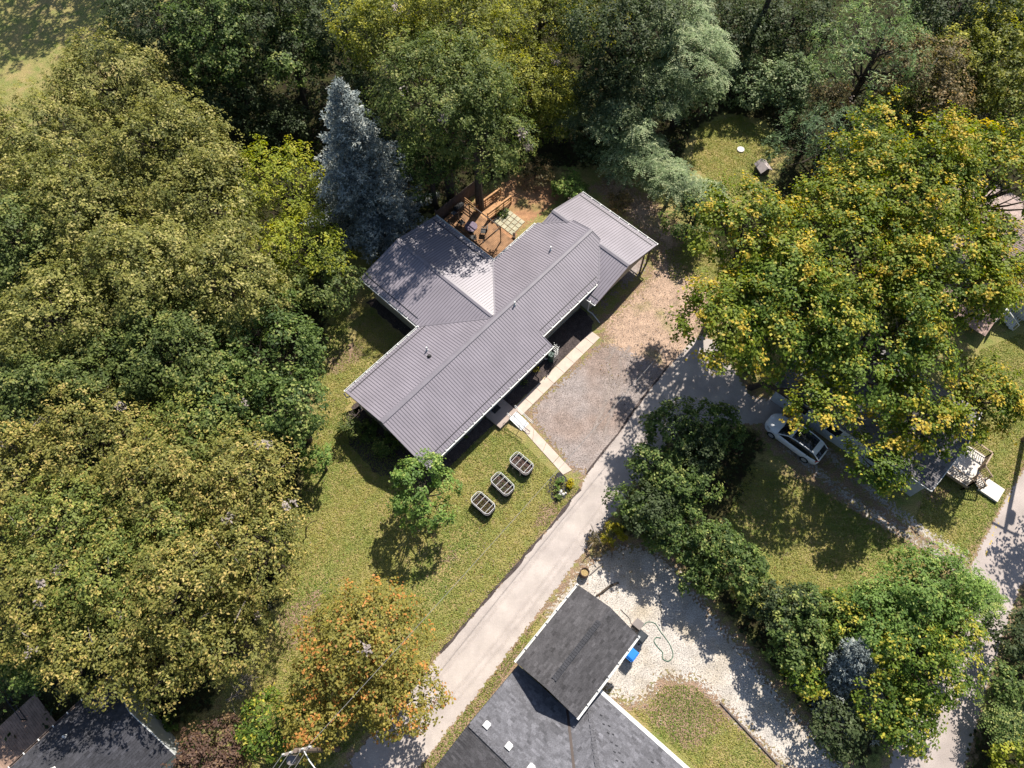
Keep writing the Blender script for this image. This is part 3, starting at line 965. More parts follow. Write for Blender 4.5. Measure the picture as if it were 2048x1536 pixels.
gar = thing('garage', 'dark shingled gable garage with white gutters beside the lane', 'garage', GW(3.1, -2.4), GW.rz)
gz_ = lambda a, b: 4.75 - .48 * abs(b + 2.4)
shingle_slope(GW, gar, [(0, 0), (6.2, 0), (6.2, -2.4), (0, -2.4)], gz_, 'shingle_d', 1)
shingle_slope(GW, gar, [(0, -2.4), (6.2, -2.4), (6.2, -4.8), (0, -4.8)], gz_, 'shingle_d', 1)
q = MB(); GW.box(q, .35, 5.85, -4.45, -.35, 0, 3.62); q.build('wall', M['siding'], gar)
for a in (.36, 5.74):
    q = MB()
    t3 = [GW(a, -.35, 3.6), GW(a, -4.45, 3.6), GW(a, -2.4, 4.62)]
    t4 = [x + GW.a * .1 for x in t3]
    q.add(t3 + t4, [(0, 1, 2), (5, 4, 3), (0, 3, 4, 1), (1, 4, 5, 2), (2, 5, 3, 0)])
    q.build('gable_panel', M['siding'], gar)
gutter(GW, gar, 0, 0, 6.2, 0, 3.56, (0, 1))
gutter(GW, gar, 0, -4.8, 6.2, -4.8, 3.56, (0, -1))
q = MB()
for i in range(26):
    a = .75 + i * .17
    q.box(GW(a, -2.4, 4.765), (.155, .34, .03), GW.rz + .0)
q.build('ridge_vent', M['shingle_b'], gar, kind='stuff')
for b0, b1 in ((0, -2.4), (-2.4, -4.8)):
    for a in (.03, 6.17):
        MB().bar(GW(a, b0, gz_(a, b0) - .09), GW(a, b1, gz_(a, b1) - .09), .05, .17).build('rake_trim', M['shingle_d'], gar)

low = thing('shingled_house', 'light grey shingled house with a valley roof joined to the dark garage', 'house', GW(-3, -6), GW.rz)
z1 = lambda a, b: 4.2 - .34 * (a + 4.4)
z2 = lambda a, b: 4.2 + .34 * (a + 4.4)
z3 = lambda a, b: 2.8 + .34 * (-b - 4.43)
z4 = lambda a, b: 2.6 + .34 * (2.2 - a)
shingle_slope(GW, low, [(-4.4, -.15), (.05, -.15), (.05, -4.1), (-4.4, -8.55)], z1, 'shingle', 0)
shingle_slope(GW, low, [(-4.4, -.15), (-4.4, -14), (-9.2, -14), (-9.2, -.15)], z2, 'shingle_d', 0)  # darker shingle colour paints in the shade of the slope turned from the sun
shingle_slope(GW, low, [(.05, -4.1), (2.2, -3.85), (-5.95, -12.0), (-7.85, -12.0), (-4.4, -8.55)], z3, 'shingle', 1)
shingle_slope(GW, low, [(2.2, -3.85), (2.2, -14), (-7.95, -14)], z4, 'shingle', 0)
q = MB()
for i in range(50):
    q.box(GW(-4.4, -.35 - i * .27, 4.215), (.33, .25, .03), GW.rz)
q.build('ridge_cap', M['shingle'], low, kind='stuff')
q = MB()
q.bar(GW(.05, -4.1, 2.72), GW(-4.4, -8.55, 4.23), .16, .02)
q.build('valley_flashing', M['brownmetal'], low)
q = MB()
for i in range(34):
    f = i / 34; a = 2.15 - f * 8; b = -3.9 - f * 8
    q.box(GW(a, b, z4(a, b) + .03), (.26, .26, .025), GW.rz + .78)
q.build('hip_cap', M['shingle'], low, kind='stuff')
gutter(GW, low, 2.2, -4.0, 2.2, -14, 2.55, (1, 0), M['white'])
q = MB(); q.bar(GW(2.21, -4.0, 2.5), GW(2.21, -14, 2.5), .05, .2); q.bar(GW(2.2, -4.4, 2.655), GW(2.2, -14, 2.655), .2, .02); q.build('fascia', M['white'], low)
q = MB(); GW.box(q, -8.8, -.5, -13.6, -.5, 0, 2.65); GW.box(q, -.5, 1.7, -13.6, -4.9, 0, 2.6); q.build('wall', M['wsiding'], low)
for (p, r_, f) in (((-4.4, -.15), (.05, -.15), z1), ((-4.4, -.15), (-9.2, -.15), z2)):
    MB().bar(GW(*p, f(*p) - .08), GW(*r_, f(*r_) - .08), .05, .17).build('rake_trim', M['shingle_b'], low)
for a, b, l in ((-3.75, -.98, 'white square roof vent nearest the lane end of the ridge'), (-3.75, -2.7, 'middle white square roof vent'), (-3.75, -4.4, 'white square roof vent farthest from the lane')):
    bv = MB(); zz = z1(a, b)
    bv.box(GW(a, b, zz + .08), (.34, .28, .18), GW.rz)
    bv.box(GW(a - .05, b, zz + .19), (.36, .38, .04), GW.rz)
    o = bv.build('roof_vent', M['white'], low); o['label'] = l
# lifted shingles scattered over the right-hand slope
q = MB()
for i in range(34):
    col_ = i % 2
    k = i // 2
    a = 1.2 - .14 * 2 * (k % 9) - rs.uniform(0, .1) - col_ * .0; b = -5.9 - k * .42 - col_ * .7 + rs.uniform(-.1, .1)
    if b < -13.5 or a + b > -1: pass
    q.box(GW(a - col_ * .15, b, z4(a - col_ * .15, b) + .035), (.05, .16, .04), GW.rz + .3)
q.build('lifted_shingle_tabs', M['shingle_b'], low, kind='stuff')

# ---- house at the bottom left
LF = P(220, 1350, 2.8)
dl = P(20, 1536, 2.8) - LF
LW = Frame((LF.x, LF.y), math.degrees(math.atan2(dl.y, dl.x)))     # a runs SW along the eave, b runs SE
lh = thing('dark_roofed_house', 'black shingled house with a pale gable wall under the golden trees', 'house', LW(4, 3.2), LW.rz)
lz = lambda a, b: 4.3 - .47 * abs(b - 3.2)
shingle_slope(LW, lh, [(0, 0), (9, 0), (9, 3.2), (0, 3.2)], lz, 'shingle_b', 1)
shingle_slope(LW, lh, [(0, 3.2), (9, 3.2), (9, 6.6), (0, 6.6)], lz, 'shingle_b', 1)
q = MB(); LW.box(q, .15, 8.8, .3, 6.3, 0, 2.75)
t3 = [LW(.15, .3, 2.7), LW(.15, 6.3, 2.7), LW(.15, 3.2, 4.15)]; t4 = [x + LW.a * .1 for x in t3]
q.add(t3 + t4, [(0, 2, 1), (5, 3, 4), (0, 1, 4, 3), (1, 2, 5, 4), (2, 0, 3, 5)])
q.build('wall', M['wsiding'], lh)
gutter(LW, lh, 0, 0, 9, 0, 2.76, (0, -1), M['oldwood'])
q = MB()
for b0, b1 in ((0, 3.2), (3.2, 6.6)):
    q.bar(LW(-.02, b0, lz(0, b0) - .08), LW(-.02, b1, lz(0, b1) - .08), .05, .16)
q.build('rake_trim', M['wsiding'], lh)
for i, (a, b) in enumerate(((3.6, 1.2), (4.8, 2.4))):
    vent_pipe(LW(a, b, lz(a, b)), .3, .07, lh)
dk = thing('side_deck', 'pinkish brown plank deck beside the black shingled house', 'deck', LW(5, -2))
q = MB()
a = 4.6
while a < 9.5:
    LW.box(q, a, a + .135, -3.6, -.6, .45, .49); a += .145
q.build('deck_boards', mat('pink_boards', (.24, .16, .12), .8, .25, 3), dk, kind='stuff')
q = MB()
for a in (4.8, 6.9, 9.2):
    for b in (-3.5, -.8):
        q.bar(LW(a, b, 0), LW(a, b, .45), .1)
q.build('deck_posts', M['oldwood'], dk)
wf = thing('wire_fence', 'low dark rail fence corner among the golden trees beyond the plank deck', 'fence', P(12, 1385))
fp = [P(-30, 1420), P(14, 1374), P(62, 1440)]
for p in fp + [fp[0].lerp(fp[1], .5), fp[1].lerp(fp[2], .5)]:
    q = MB(); q.bar(p, p + Vector((0, 0, 1.15)), .07); q.build('post', M['dark'], wf)
for i in range(2):
    for z in (.5, 1.1):
        q = MB(); q.bar(fp[i] + Vector((0, 0, z)), fp[i + 1] + Vector((0, 0, z)), .04); q.build('rail', M['dark'], wf)

# ---- white house at the right with its deck
S = P(1865, 980, 2.9)
WW = Frame((S.x, S.y), 49.2)           # a runs NE along the gable, b runs NW along the long wall
wh = thing('white_house', 'long white sided house with a grey shingle roof under the yellow maples', 'house', WW(3.9, 6.5), WW.rz)
wz = lambda a, b: 4.2 - .33 * abs(a - 3.9)
shingle_slope(WW, wh, [(0, 0), (3.9, 0), (3.9, 12.6), (0, 12.6)], wz, 'shingle_w', 0)
shingle_slope(WW, wh, [(3.9, 0), (7.8, 0), (7.8, 12.6), (3.9, 12.6)], wz, 'shingle_w', 0)
q = MB(); WW.box(q, .3, 7.5, .3, 12.3, 0, 2.88)
for b in (.3, 12.2):
    t3 = [WW(.3, b, 2.86), WW(7.5, b, 2.86), WW(3.9, b, 4.08)]; t4 = [x + WW.b * .1 for x in t3]
    q.add(t3 + t4, [(0, 1, 2), (5, 4, 3), (0, 3, 4, 1), (1, 4, 5, 2), (2, 5, 3, 0)])
q.build('wall', M['wsiding'], wh)
sdg = MB()
z = .25
while z < 2.75:
    sdg.bar(WW(.285, .3, z), WW(.285, 12.3, z), .03, .018)
    z += .2
sdg.build('siding_laps', M['wsiding'], wh, kind='stuff')
for b in (3.4, 6.8, 9.6):
    wd = MB(); WW.box(wd, .24, .31, b, b + 1.0, 1.1, 2.2); wo = wd.build('window', M['glass'], wh)
    frm = MB()
    for y0, y1, a0, a1 in ((b - .07, b + 1.07, 2.2, 2.27), (b - .07, b + 1.07, 1.03, 1.1), (b - .07, b, 1.1, 2.2), (b + 1.0, b + 1.07, 1.1, 2.2)):
        WW.box(frm, .22, .305, y0, y1, a0, a1)
    frm.build('window_frame', M['white'], wo)
gutter(WW, wh, 0, 0, 0, 12.6, 2.84, (-1, 0), M['white'])
q = MB()
for a0, a1 in ((0, 3.9), (3.9, 7.8)):
    q.bar(WW(a0, -.02, wz(a0, 0) - .08), WW(a1, -.02, wz(a1, 0) - .08), .05, .17)
q.build('rake_trim', M['white'], wh)
D0 = P(1890, 941, .9)
DW = Frame((D0.x, D0.y), 49.2)
wd = thing('white_house_deck', 'pale wooden deck with balustrades and steps at the end of the white house', 'deck', DW(1.4, -1), DW.rz)
q = MB()
bb = -1.85
while bb < .9:
    DW.box(q, -.05, 2.95, bb, bb + .135, .86, .90); bb += .142
q.build('deck_boards', M['whitewood'], wd, kind='stuff')
q = MB()
DW.box(q, -.05, 2.95, -1.88, -1.855, .6, .885); DW.box(q, -.08, -.055, -1.88, .9, .6, .885); DW.box(q, 2.955, 2.98, -1.88, .9, .6, .885)
q.build('skirt', M['railwood'], wd)


def balustrade(W, p, q_, par, h=.95, z0=.9, z1=None, gap=.15):
    A, B_ = W(*p, z0), W(*q_, z0 if z1 is None else z1)
    L = (B_ - A).length
    m = MB(); m.bar(A + Vector((0, 0, h)), B_ + Vector((0, 0, h)), .10, .04); m.build('top_rail', M['railwood'], par)
    m = MB(); m.bar(A + Vector((0, 0, .12)), B_ + Vector((0, 0, .12)), .05, .04); m.build('bottom_rail', M['railwood'], par)
    n = int(L / gap)
    mesh = None
    for i in range(1, n):
        c = A + (B_ - A) * (i / n)
        if mesh is None:
            m = MB(); m.bar((0, 0, .12), (0, 0, h), .04); mesh = bpy.data.meshes.new('baluster'); mesh.from_pydata(m.v, [], m.f); mesh.update(); mesh.materials.append(M['railwood'])
        o = bpy.data.objects.new('baluster', mesh); COL.objects.link(o); o.parent = par
        o.matrix_basis = pinv(par) @ Matrix.Translation(c) @ Matrix.Rotation(math.atan2((B_ - A).y, (B_ - A).x), 4, 'Z')
    for c in (A, B_):
        m = MB(); m.bar(c - Vector((0, 0, c.z)), c + Vector((0, 0, h + .04)), .09); m.build('post', M['railwood'], par)


balustrade(DW, (0, .5), (0, -1.8), wd)
balustrade(DW, (2.9, .5), (2.9, -1.8), wd)
balustrade(DW, (0, -1.8), (.75, -1.8), wd)
balustrade(DW, (1.75, -1.8), (2.9, -1.8), wd)
for i in range(3):
    q = MB(); z = .7 - i * .19; DW.box(q, .8, 1.7, -2.12 - i * .27, -1.87 - i * .27, z - .04, z); q.build('step', M['whitewood'], wd)
balustrade(DW, (.78, -1.9), (.78, -2.75), wd, .9, .75, .2)
balustrade(DW, (1.72, -1.9), (1.72, -2.75), wd, .9, .75, .2)
q = MB(); DW.box(q, .7, 1.95, -4.15, -2.66, .22, .26); DW.box(q, .72, 1.93, -4.13, -2.68, 0, .215); q.build('landing', M['whitewood'], wd)
# ---- brown roofed house at the far right, its porch and white stairs
bh = thing('brown_roofed_house', 'brown shingled house mostly hidden behind the yellow maples at the right edge', 'house', P(2010, 480))
BW = Frame(P(1965, 540, 2.8)[:2], 49)
bz = lambda a, b: 4.6 - .4 * abs(a - 4.5)
M['shingle_br'] = mat('shingles_brown', (.26, .20, .18), .85, .12, 1.4, .35, 14, .3, 40)
shingle_slope(BW, bh, [(0, -6), (4.5, -6), (4.5, 6), (0, 6)], bz, 'shingle_br', 0)
shingle_slope(BW, bh, [(4.5, -6), (9, -6), (9, 6), (4.5, 6)], bz, 'shingle_br', 0)
q = MB(); BW.box(q, .4, 8.6, -5.6, 5.6, 0, 2.85); q.build('wall', M['wsiding'], bh)
pd = thing('porch_deck', 'reddish porch deck with white railing and white stairs among the maples', 'deck', P(1960, 615))
PW = Frame(P(1985, 622, .9)[:2], 49)
q = MB()
b = -.6
while b < 4.2:
    PW.box(q, -2.6, 1.2, b, b + .135, .86, .9); b += .145
q.build('deck_boards', mat('red_boards', (.25, .175, .15), .8, .2, 3), pd, kind='stuff')


def white_rail(A, B_, par, n):
    for z in (.15, .95):
        m = MB(); m.bar(A + Vector((0, 0, z)), B_ + Vector((0, 0, z)), .06); m.build('rail', M['white'], par)
    for i in range(n + 1):
        c = A.lerp(B_, i / n); m = MB(); m.bar(c + Vector((0, 0, .1)), c + Vector((0, 0, .95)), .045); m.build('baluster', M['white'], par)


white_rail(PW(1.15, -.6, .9), PW(1.15, 2.0, .9), pd, 12)
white_rail(PW(-1.0, -.6, .9), PW(.1, -.6, .9), pd, 6)
for i in range(5):
    q = MB(); z = .75 - i * .16; PW.box(q, .1, 1.15, -.92 - i * .3, -.62 - i * .3, z - .04, z); q.build('step', M['white'], pd)
white_rail(PW(.1, -.7, .8), PW(.1, -2.2, .0), pd, 8)
white_rail(PW(1.15, -.7, .8), PW(1.15, -2.2, .0), pd, 8)
# small shed roof in the clearing
sh = thing('small_shed', 'tiny pale grey roofed hut at the edge of the sunny clearing', 'shed', P(1520, 332))
SW_ = Frame(P(1523, 342)[:2], 20)
q = MB(); SW_.box(q, -.42, .42, -.5, .5, 0, .6); q.build('wall', M['oldwood'], sh)
q = MB(); q.slab([SW_(-.6, -.65, .55), SW_(0, -.65, .98), SW_(0, .65, .98), SW_(-.6, .65, .55)], .04); q.slab([SW_(0, -.65, .98), SW_(.6, -.65, .55), SW_(.6, .65, .55), SW_(0, .65, .98)], .04)
q.build('roof', mat('pale_roof', (.34, .29, .28), .8, .1, 3), sh)
q = MB(); q.tube([P(1481, 300), P(1481, 300) + Vector((0, 0, .12))], .34, 12); tag(q.build('stepping_stone', M['stone']), 'round pale stone lying on the sunny clearing lawn', 'stone')
# ------------------------------------------------------------------ raised beds
def rrect(lx, ly, r, n=5):
    pts = []
    for cx, cy, t0 in ((lx / 2 - r, ly / 2 - r, 0), (-lx / 2 + r, ly / 2 - r, 90), (-lx / 2 + r, -ly / 2 + r, 180), (lx / 2 - r, -ly / 2 + r, 270)):
        for i in range(n + 1):
            t = math.radians(t0 + 90 * i / n)
            pts.append((cx + r * math.cos(t), cy + r * math.sin(t)))
    return pts


def raised_bed(u, v, label, seed):
    c = P(u, v, .8); c.z = 0
    rz = math.radians(-43 + (0, 1.5, -2.0, 1.0)[seed])
    t = thing('raised_bed', label, 'garden bed', c, rz, 'raised garden beds on the front lawn')
    R = Matrix.Rotation(rz, 3, 'Z')
    W = lambda x, y, z: c + R @ Vector((x, y, z))
    o = rrect(1.72, .98, .28); i_ = rrect(1.66, .92, .26)
    n = len(o)
    m = MB()
    zs = [0, .1, .2, .3, .4, .5, .6]
    for k, z in enumerate(zs):                                   # corrugated sheet side
        s = 1 + (.006 if k % 2 else -.006)
        m.v += [tuple(W(x * s, y * s, z)) for x, y in o]
    for k in range(len(zs) - 1):
        m.f += [(k * n + j, k * n + (j + 1) % n, (k + 1) * n + (j + 1) % n, (k + 1) * n + j) for j in range(n)]
    m.build('bed_wall', M['dark'], t)
    m = MB()
    m.v += [tuple(W(x, y, .3)) for x, y in i_] + [tuple(W(x, y, .6)) for x, y in i_]
    m.f += [(n + j, n + (j + 1) % n, (j + 1) % n, j) for j in range(n)]
    m.build('inner_liner', M['dark'], t)
    m = MB(); pts = [W(x, y, .615) for x, y in o]; m.tube(pts + pts[:2], .026, 6, False); m.build('rim', M['steel'], t)
    m = MB(); rr = random.Random(seed)
    G = 15; vs = []
    for yy in range(9):
        for xx in range(G):
            vs.append(W(-.83 + 1.66 * xx / (G - 1), -.46 + .92 * yy / 8, .5 + rr.uniform(-.03, .03)))
    fs = [(yy * G + xx, yy * G + xx + 1, (yy + 1) * G + xx + 1, (yy + 1) * G + xx) for yy in range(8) for xx in range(G - 1)
          if not ((xx in (0, G - 2)) and yy in (0, 7))]
    m.add(vs, fs); m.build('soil', M['soil'], t)
    m = MB()
    for k in range(26):
        x, y = rr.uniform(-.7, .7), rr.uniform(-.36, .36)
        p = W(x, y, .52); m.tube([p, p + Vector((rr.uniform(-.25, .25), rr.uniform(-.25, .25), rr.uniform(.02, .16))), p + Vector((rr.uniform(-.4, .4), rr.uniform(-.4, .4), .03))], .008, 4)
    m.build('dry_stems', M['bark_pale'], t, kind='stuff')
    ng = (0, 40, 150, 260)[seed]
    if ng:
        r2 = np.random.default_rng(seed)
        xy = r2.uniform(-1, 1, (ng, 2)) * np.array([.75, .36])
        if seed == 1: xy = xy * .35 + np.array([.35, -.1])
        pp = np.array([tuple(W(x, y, .55 + r2.uniform(0, .12))) for x, y in xy])
        cl = np.array([.06, .085, .02]) * r2.uniform(.6, 1.5, (ng, 1))
        if seed != 2: cl = cl * np.array([1.6, 1.0, 1.0])
        link('bed_plants', leaf_mesh('bed_plants', pp, unit(r2.normal(size=(ng, 3)) * .5 + np.array([0, 0, 1.])), .11, .05, cl, r2), M['leaf'], t, 'stuff')
    top = rrect(1.72, .98, .28)
    m = MB(); pts = [W(x, y, 1.02) for x, y in top]; m.tube(pts + pts[:2], .02, 6, False); m.build('cage_ring', M['alu'], t)
    for x in (-.62, -.21, .21, .62):
        m = MB(); m.tube([W(x, -.485, .6), W(x, -.485, 1.02), W(x, .485, 1.02), W(x, .485, .6)], .014, 5); m.build('cage_hoop', M['alu'], t)
    for x, y in ((-.86, 0), (.86, 0)):
        m = MB(); m.tube([W(x, y, .6), W(x, y, 1.02)], .014, 5); m.build('cage_post', M['alu'], t)
    return t


# ------------------------------------------------------------------ car
def make_car():
    c = P(1590, 876, .55); c.z = 0
    rz = math.radians(137.5)
    t = thing('parked_car', 'white hatchback suv with black panoramic roof parked on the gravel drive', 'car', c, rz)
    R = Matrix.Rotation(rz, 3, 'Z')
    W = lambda x, y, z: c + R @ Vector((x, y, z))
    # lower body: stations (x, half width low, half width belt, z belt, z bottom)
    st = [(-2.33, .58, .66, .80, .42), (-2.27, .78, .80, .92, .30), (-2.0, .88, .88, .98, .25), (-1.4, .92, .91, .98, .22), (-.5, .92, .92, .96, .22), (.4, .92, .92, .94, .22), (1.0, .92, .90, .92, .22),
          (1.35, .92, .88, .90, .24), (1.8, .89, .82, .84, .26), (2.1, .80, .72, .76, .28), (2.3, .58, .52, .66, .32), (2.36, .38, .34, .58, .36)]
    m = MB(); K = 11
    for x, wl, wb, zb, z0 in st:
        hump = .05
        sec = [(-wl * .9, z0), (-wl, z0 + .15), (-wl * 1.01, (z0 + zb) / 2), (-wb, zb - .08), (-wb * .93, zb), (0, zb + hump), (wb * .93, zb), (wb, zb - .08), (wl * 1.01, (z0 + zb) / 2), (wl, z0 + .15), (wl * .9, z0)]
        m.v += [tuple(W(x, y, z)) for y, z in sec]
    for i in range(len(st) - 1):
        for k in range(K - 1):
            m.f.append((i * K + k, i * K + k + 1, (i + 1) * K + k + 1, (i + 1) * K + k))
    m.f.append(tuple(range(K))); m.f.append(tuple(reversed(range((len(st) - 1) * K, len(st) * K))))
    m.build('body', M['carpaint'], t, True)
    # greenhouse: glass shell, white roof rails and panels
    gs = [(1.18, .80, .80, .93, .94), (.45, .83, .66, .95, 1.40), (-.1, .84, .64, .96, 1.50), (-.9, .84, .63, .97, 1.51), (-1.65, .82, .60, .97, 1.44), (-2.22, .74, .62, .94, 1.02)]
    m = MB(); K = 6
    for x, wb, wt, zb, zt in gs:
        m.v += [tuple(W(x, y, z)) for y, z in ((-wb, zb), (-(wb + wt) / 2, (zb + zt) / 2 + .02), (-wt, zt), (wt, zt), ((wb + wt) / 2, (zb + zt) / 2 + .02), (wb, zb))]
    for i in range(len(gs) - 1):
        for k in range(K - 1):
            m.f.append((i * K + k, i * K + k + 1, (i + 1) * K + k + 1, (i + 1) * K + k))
    m.build('window_glass', M['glass'], t, True)
    for s in (-1, 1):
        m = MB(); pts = [W(x, s * (wt + .02), zt + .012) for x, wb, wt, zb, zt in gs]; m.tube(pts, .045, 6); m.build('roof_rail', M['carpaint'], t)
        for i, dx in ((1, .0), (3, -.1)):
            x, wb, wt, zb, zt = gs[i]
            m = MB(); m.bar(W(x - .35 + dx, s * (wb + .012), zb), W(x - .25 + dx, s * (wt + .03), zt), .07, .03); m.build('door_pillar', M['dark'], t)
        m = MB(); m.box(W(.98, s * 1.0, 1.0), (.14, .2, .13), rz); m.build('wing_mirror', M['carpaint'], t)
        for x in (-1.45, 1.45):
            p = [W(x, s * .72, .34), W(x, s * .94, .34)]
            wh_ = MB().tube(p, .345, 16).build('wheel', M['tyre'], t)
            MB().tube([W(x, s * .935, .34), W(x, s * .95, .34)], .22, 12).build('wheel_rim', M['rim'], wh_)
        m = MB(); m.bar(W(2.08, s * .66, .72), W(1.78, s * .83, .80), .10, .10); m.build('headlight', M['lamp_clear'], t)
        m = MB(); m.bar(W(-2.26, s * .62, .94), W(-2.12, s * .84, .92), .08, .16); m.build('taillight', M['lamp_red'], t)
        for x in (.15, -.75):
            m = MB(); m.box(W(x, s * .935, .80), (.18, .03, .035), rz); m.build('door_handle', M['carpaint'], t)
    m = MB(); x0 = [W(-1.45, -.6, 1.465), W(-1.45, .6, 1.465), W(-1.85, .6, 1.40), W(-1.85, -.6, 1.40)]
    m.slab([p + Vector((0, 0, .03)) for p in x0][::-1], .03); m.build('rear_spoiler', M['carpaint'], t)
    m = MB(); m.slab([W(.44, -.62, 1.425), W(.44, .62, 1.425), W(.22, .62, 1.47), W(.22, -.62, 1.47)][::-1], .02); m.build('front_roof_panel', M['carpaint'], t)
    for s in (-.35, .35):
        m = MB(); m.bar(W(1.15, s, .975), W(.9, s + .5, 1.13), .02); m.build('wiper', M['dark'], t)
    m = MB(); m.box(W(2.34, 0, .48), (.05, .52, .11), rz); m.build('number_plate', M['white'], t)
    return t


make_car()

# ------------------------------------------------------------------ bins, boxes, hoses, odds and ends
def wheelie(u, v, rz, matn, label):
    c = P(u, v, 1.0); c.z = 0
    t = thing('wheeled_bin', label, 'bin', c, rz, 'wheeled bins by the garage')
    R = Matrix.Rotation(rz, 3, 'Z'); W = lambda x, y, z: c + R @ Vector((x, y, z))
    m = MB()
    a = [(-.22, -.24), (.22, -.24), (.22, .2), (-.22, .2)]; b_ = [(-.29, -.33), (.29, -.33), (.29, .3), (-.29, .3)]
    m.add([W(x, y, .05) for x, y in a] + [W(x, y, .98) for x, y in b_], [(3, 2, 1, 0), (4, 5, 6, 7)] + [(i, (i + 1) % 4, 4 + (i + 1) % 4, 4 + i) for i in range(4)])
    m.build('body', M[matn], t)
    m = MB(); lid = [(-.32, -.37), (.32, -.37), (.32, .33), (-.32, .33)]; l2 = [(-.24, -.28), (.24, -.28), (.24, .24), (-.24, .24)]
    m.add([W(x, y, .985) for x, y in lid] + [W(x, y, 1.03) for x, y in lid] + [W(x, y, 1.085) for x, y in l2],
          [(3, 2, 1, 0), (8, 9, 10, 11)] + [(i, (i + 1) % 4, 4 + (i + 1) % 4, 4 + i) for i in range(4)] + [(4 + i, 4 + (i + 1) % 4, 8 + (i + 1) % 4, 8 + i) for i in range(4)])
    m.build('lid', M[matn], t)
    m = MB(); m.tube([W(-.25, .40, 1.0), W(.25, .40, 1.0)], .02, 6); m.build('handle', M[matn], t)
    for s in (-.2, .2):
        m = MB(); m.tube([W(s - .03, .27, .11), W(s + .03, .27, .11)], .11, 10); m.build('wheel', M['tyre'], t)
    return t


wheelie(1264, 1309, math.radians(49 + 90), 'bin_blue', 'bright blue wheeled recycling bin beside the garage wall')
wheelie(1283, 1274, math.radians(49 + 90), 'bin_dark', 'dark grey wheeled bin half under the garage roof corner')
c = P(1277, 1248, .75); c.z = 0
gb = thing('storage_box', 'grey square heat pump box standing off the garage corner', 'box', c, math.radians(49))
q = MB(); q.box(c + Vector((0, 0, .38)), (.5, .55, .68), math.radians(49)); q.build('casing', M['bin_dark'], gb)
q = MB(); q.box(c + Vector((0, 0, .745)), (.56, .6, .05), math.radians(49)); q.build('top_panel', M['greybox'], gb)
q = MB(); q.box(c + Vector((0, 0, .02)), (.6, .65, .04), math.radians(49)); q.build('base_pad', M['concrete2'], gb)
ped = lambda pts, z=.03: [P(u, v, 0) + Vector((0, 0, z)) for u, v in pts]


def smooth_pts(pts, k=5):
    out = []
    n = len(pts)
    for i in range(n - 1):
        p0, p1, p2, p3 = pts[max(i - 1, 0)], pts[i], pts[i + 1], pts[min(i + 2, n - 1)]
        for j in range(k):
            t = j / k
            out.append(.5 * ((2 * p1) + (p2 - p0) * t + (2 * p0 - 5 * p1 + 4 * p2 - p3) * t * t + (3 * p1 - p0 - 3 * p2 + p3) * t ** 3))
    out.append(pts[-1])
    return out


q = MB(); q.tube(smooth_pts(ped([(1285, 1253), (1295, 1244), (1310, 1247), (1320, 1262), (1330, 1275), (1340, 1290), (1346, 1310), (1338, 1322), (1326, 1318), (1325, 1305), (1316, 1295), (1308, 1283), (1312, 1275), (1322, 1276)])), .024, 5)
tag(q.build('garden_hose', M['hose']), 'green garden hose looped on the white gravel', 'hose')
q = MB(); q.tube(smooth_pts(ped([(1316, 1184), (1322, 1210), (1322, 1240), (1326, 1262)])), .018, 5)
tag(q.build('cable', M['cable']), 'black cable running straight down the gravel from the tree shadow', 'cable')
q = MB(); q.tube(smooth_pts(ped([(1241, 1219), (1250, 1228), (1258, 1236), (1262, 1247), (1268, 1252)])), .02, 5)
tag(q.build('cable', M['cable']), 'short black cable curving to the grey box by the garage', 'cable')
q = MB(); q.tube(smooth_pts(ped([(1192, 1192), (1204, 1185), (1215, 1176), (1225, 1170), (1237, 1166)], .1)), [.06] * 5 + [.09] * 5 + [.08] * 5 + [.07] * 6, 7)
tag(q.build('fallen_log', M['bark']), 'curved dark log lying on the gravel behind the garage', 'log')
c = P(1170, 1144, .6); c.z = 0
bb_ = thing('burn_barrel', 'rusty round barrel full of dry weeds near the lane edge', 'barrel', c)
q = MB(); n = 14
for z, r in ((0, .33), (.3, .34), (.62, .33), (.62, .28), (.45, .28)):
    q.v += [tuple(c + Vector((r * math.cos(2 * math.pi * k / n), r * math.sin(2 * math.pi * k / n), z))) for k in range(n)]
for i in range(4): q.f += [(i * n + k, i * n + (k + 1) % n, (i + 1) * n + (k + 1) % n, (i + 1) * n + k) for k in range(n)]
q.build('drum', mat('rusty_steel', (.09, .055, .04), .8, .3, 6), bb_)
q = MB(); q.tube([c + Vector((0, 0, .44)), c + Vector((0, 0, .5))], .275, 12); q.build('filling', mat('dry_weeds', (.28, .20, .09), .9, .4, 12), bb_)
q = MB(); q.bar(*ped([(1180, 1149), (1206, 1126)], .12), .06); tag(q.build('pale_post', M['bark_pale']), 'pale thin post lying beside the round barrel', 'post')
q = MB(); q.bar(*ped([(1440, 1405), (1555, 1528)], .06), .10); tag(q.build('landscape_timber', M['oldwood']), 'long straight timber edging between the gravel and the rough grass', 'timber')
ct = thing('cattle_hoops', 'loose thin wire hoops on the lawn beside the raised beds', 'wire', P(985, 1035))
for u0, v0, u1, v1 in ((1046, 968, 1060, 958), (1010, 1009, 1026, 996), (952, 1020, 944, 1010)):
    A, B_ = P(u0, v0), P(u1, v1)
    MB().tube(smooth_pts([A, A + Vector((0, 0, .35)), (A + B_) / 2 + Vector((0, 0, .5)), B_ + Vector((0, 0, .35)), B_], 4), .010, 4).build('hoop', M['dark'], ct)
q = MB(); q.box(P(1010, 1170, 0) + Vector((0, 0, .01)), (.18, .12, .02), .5); 

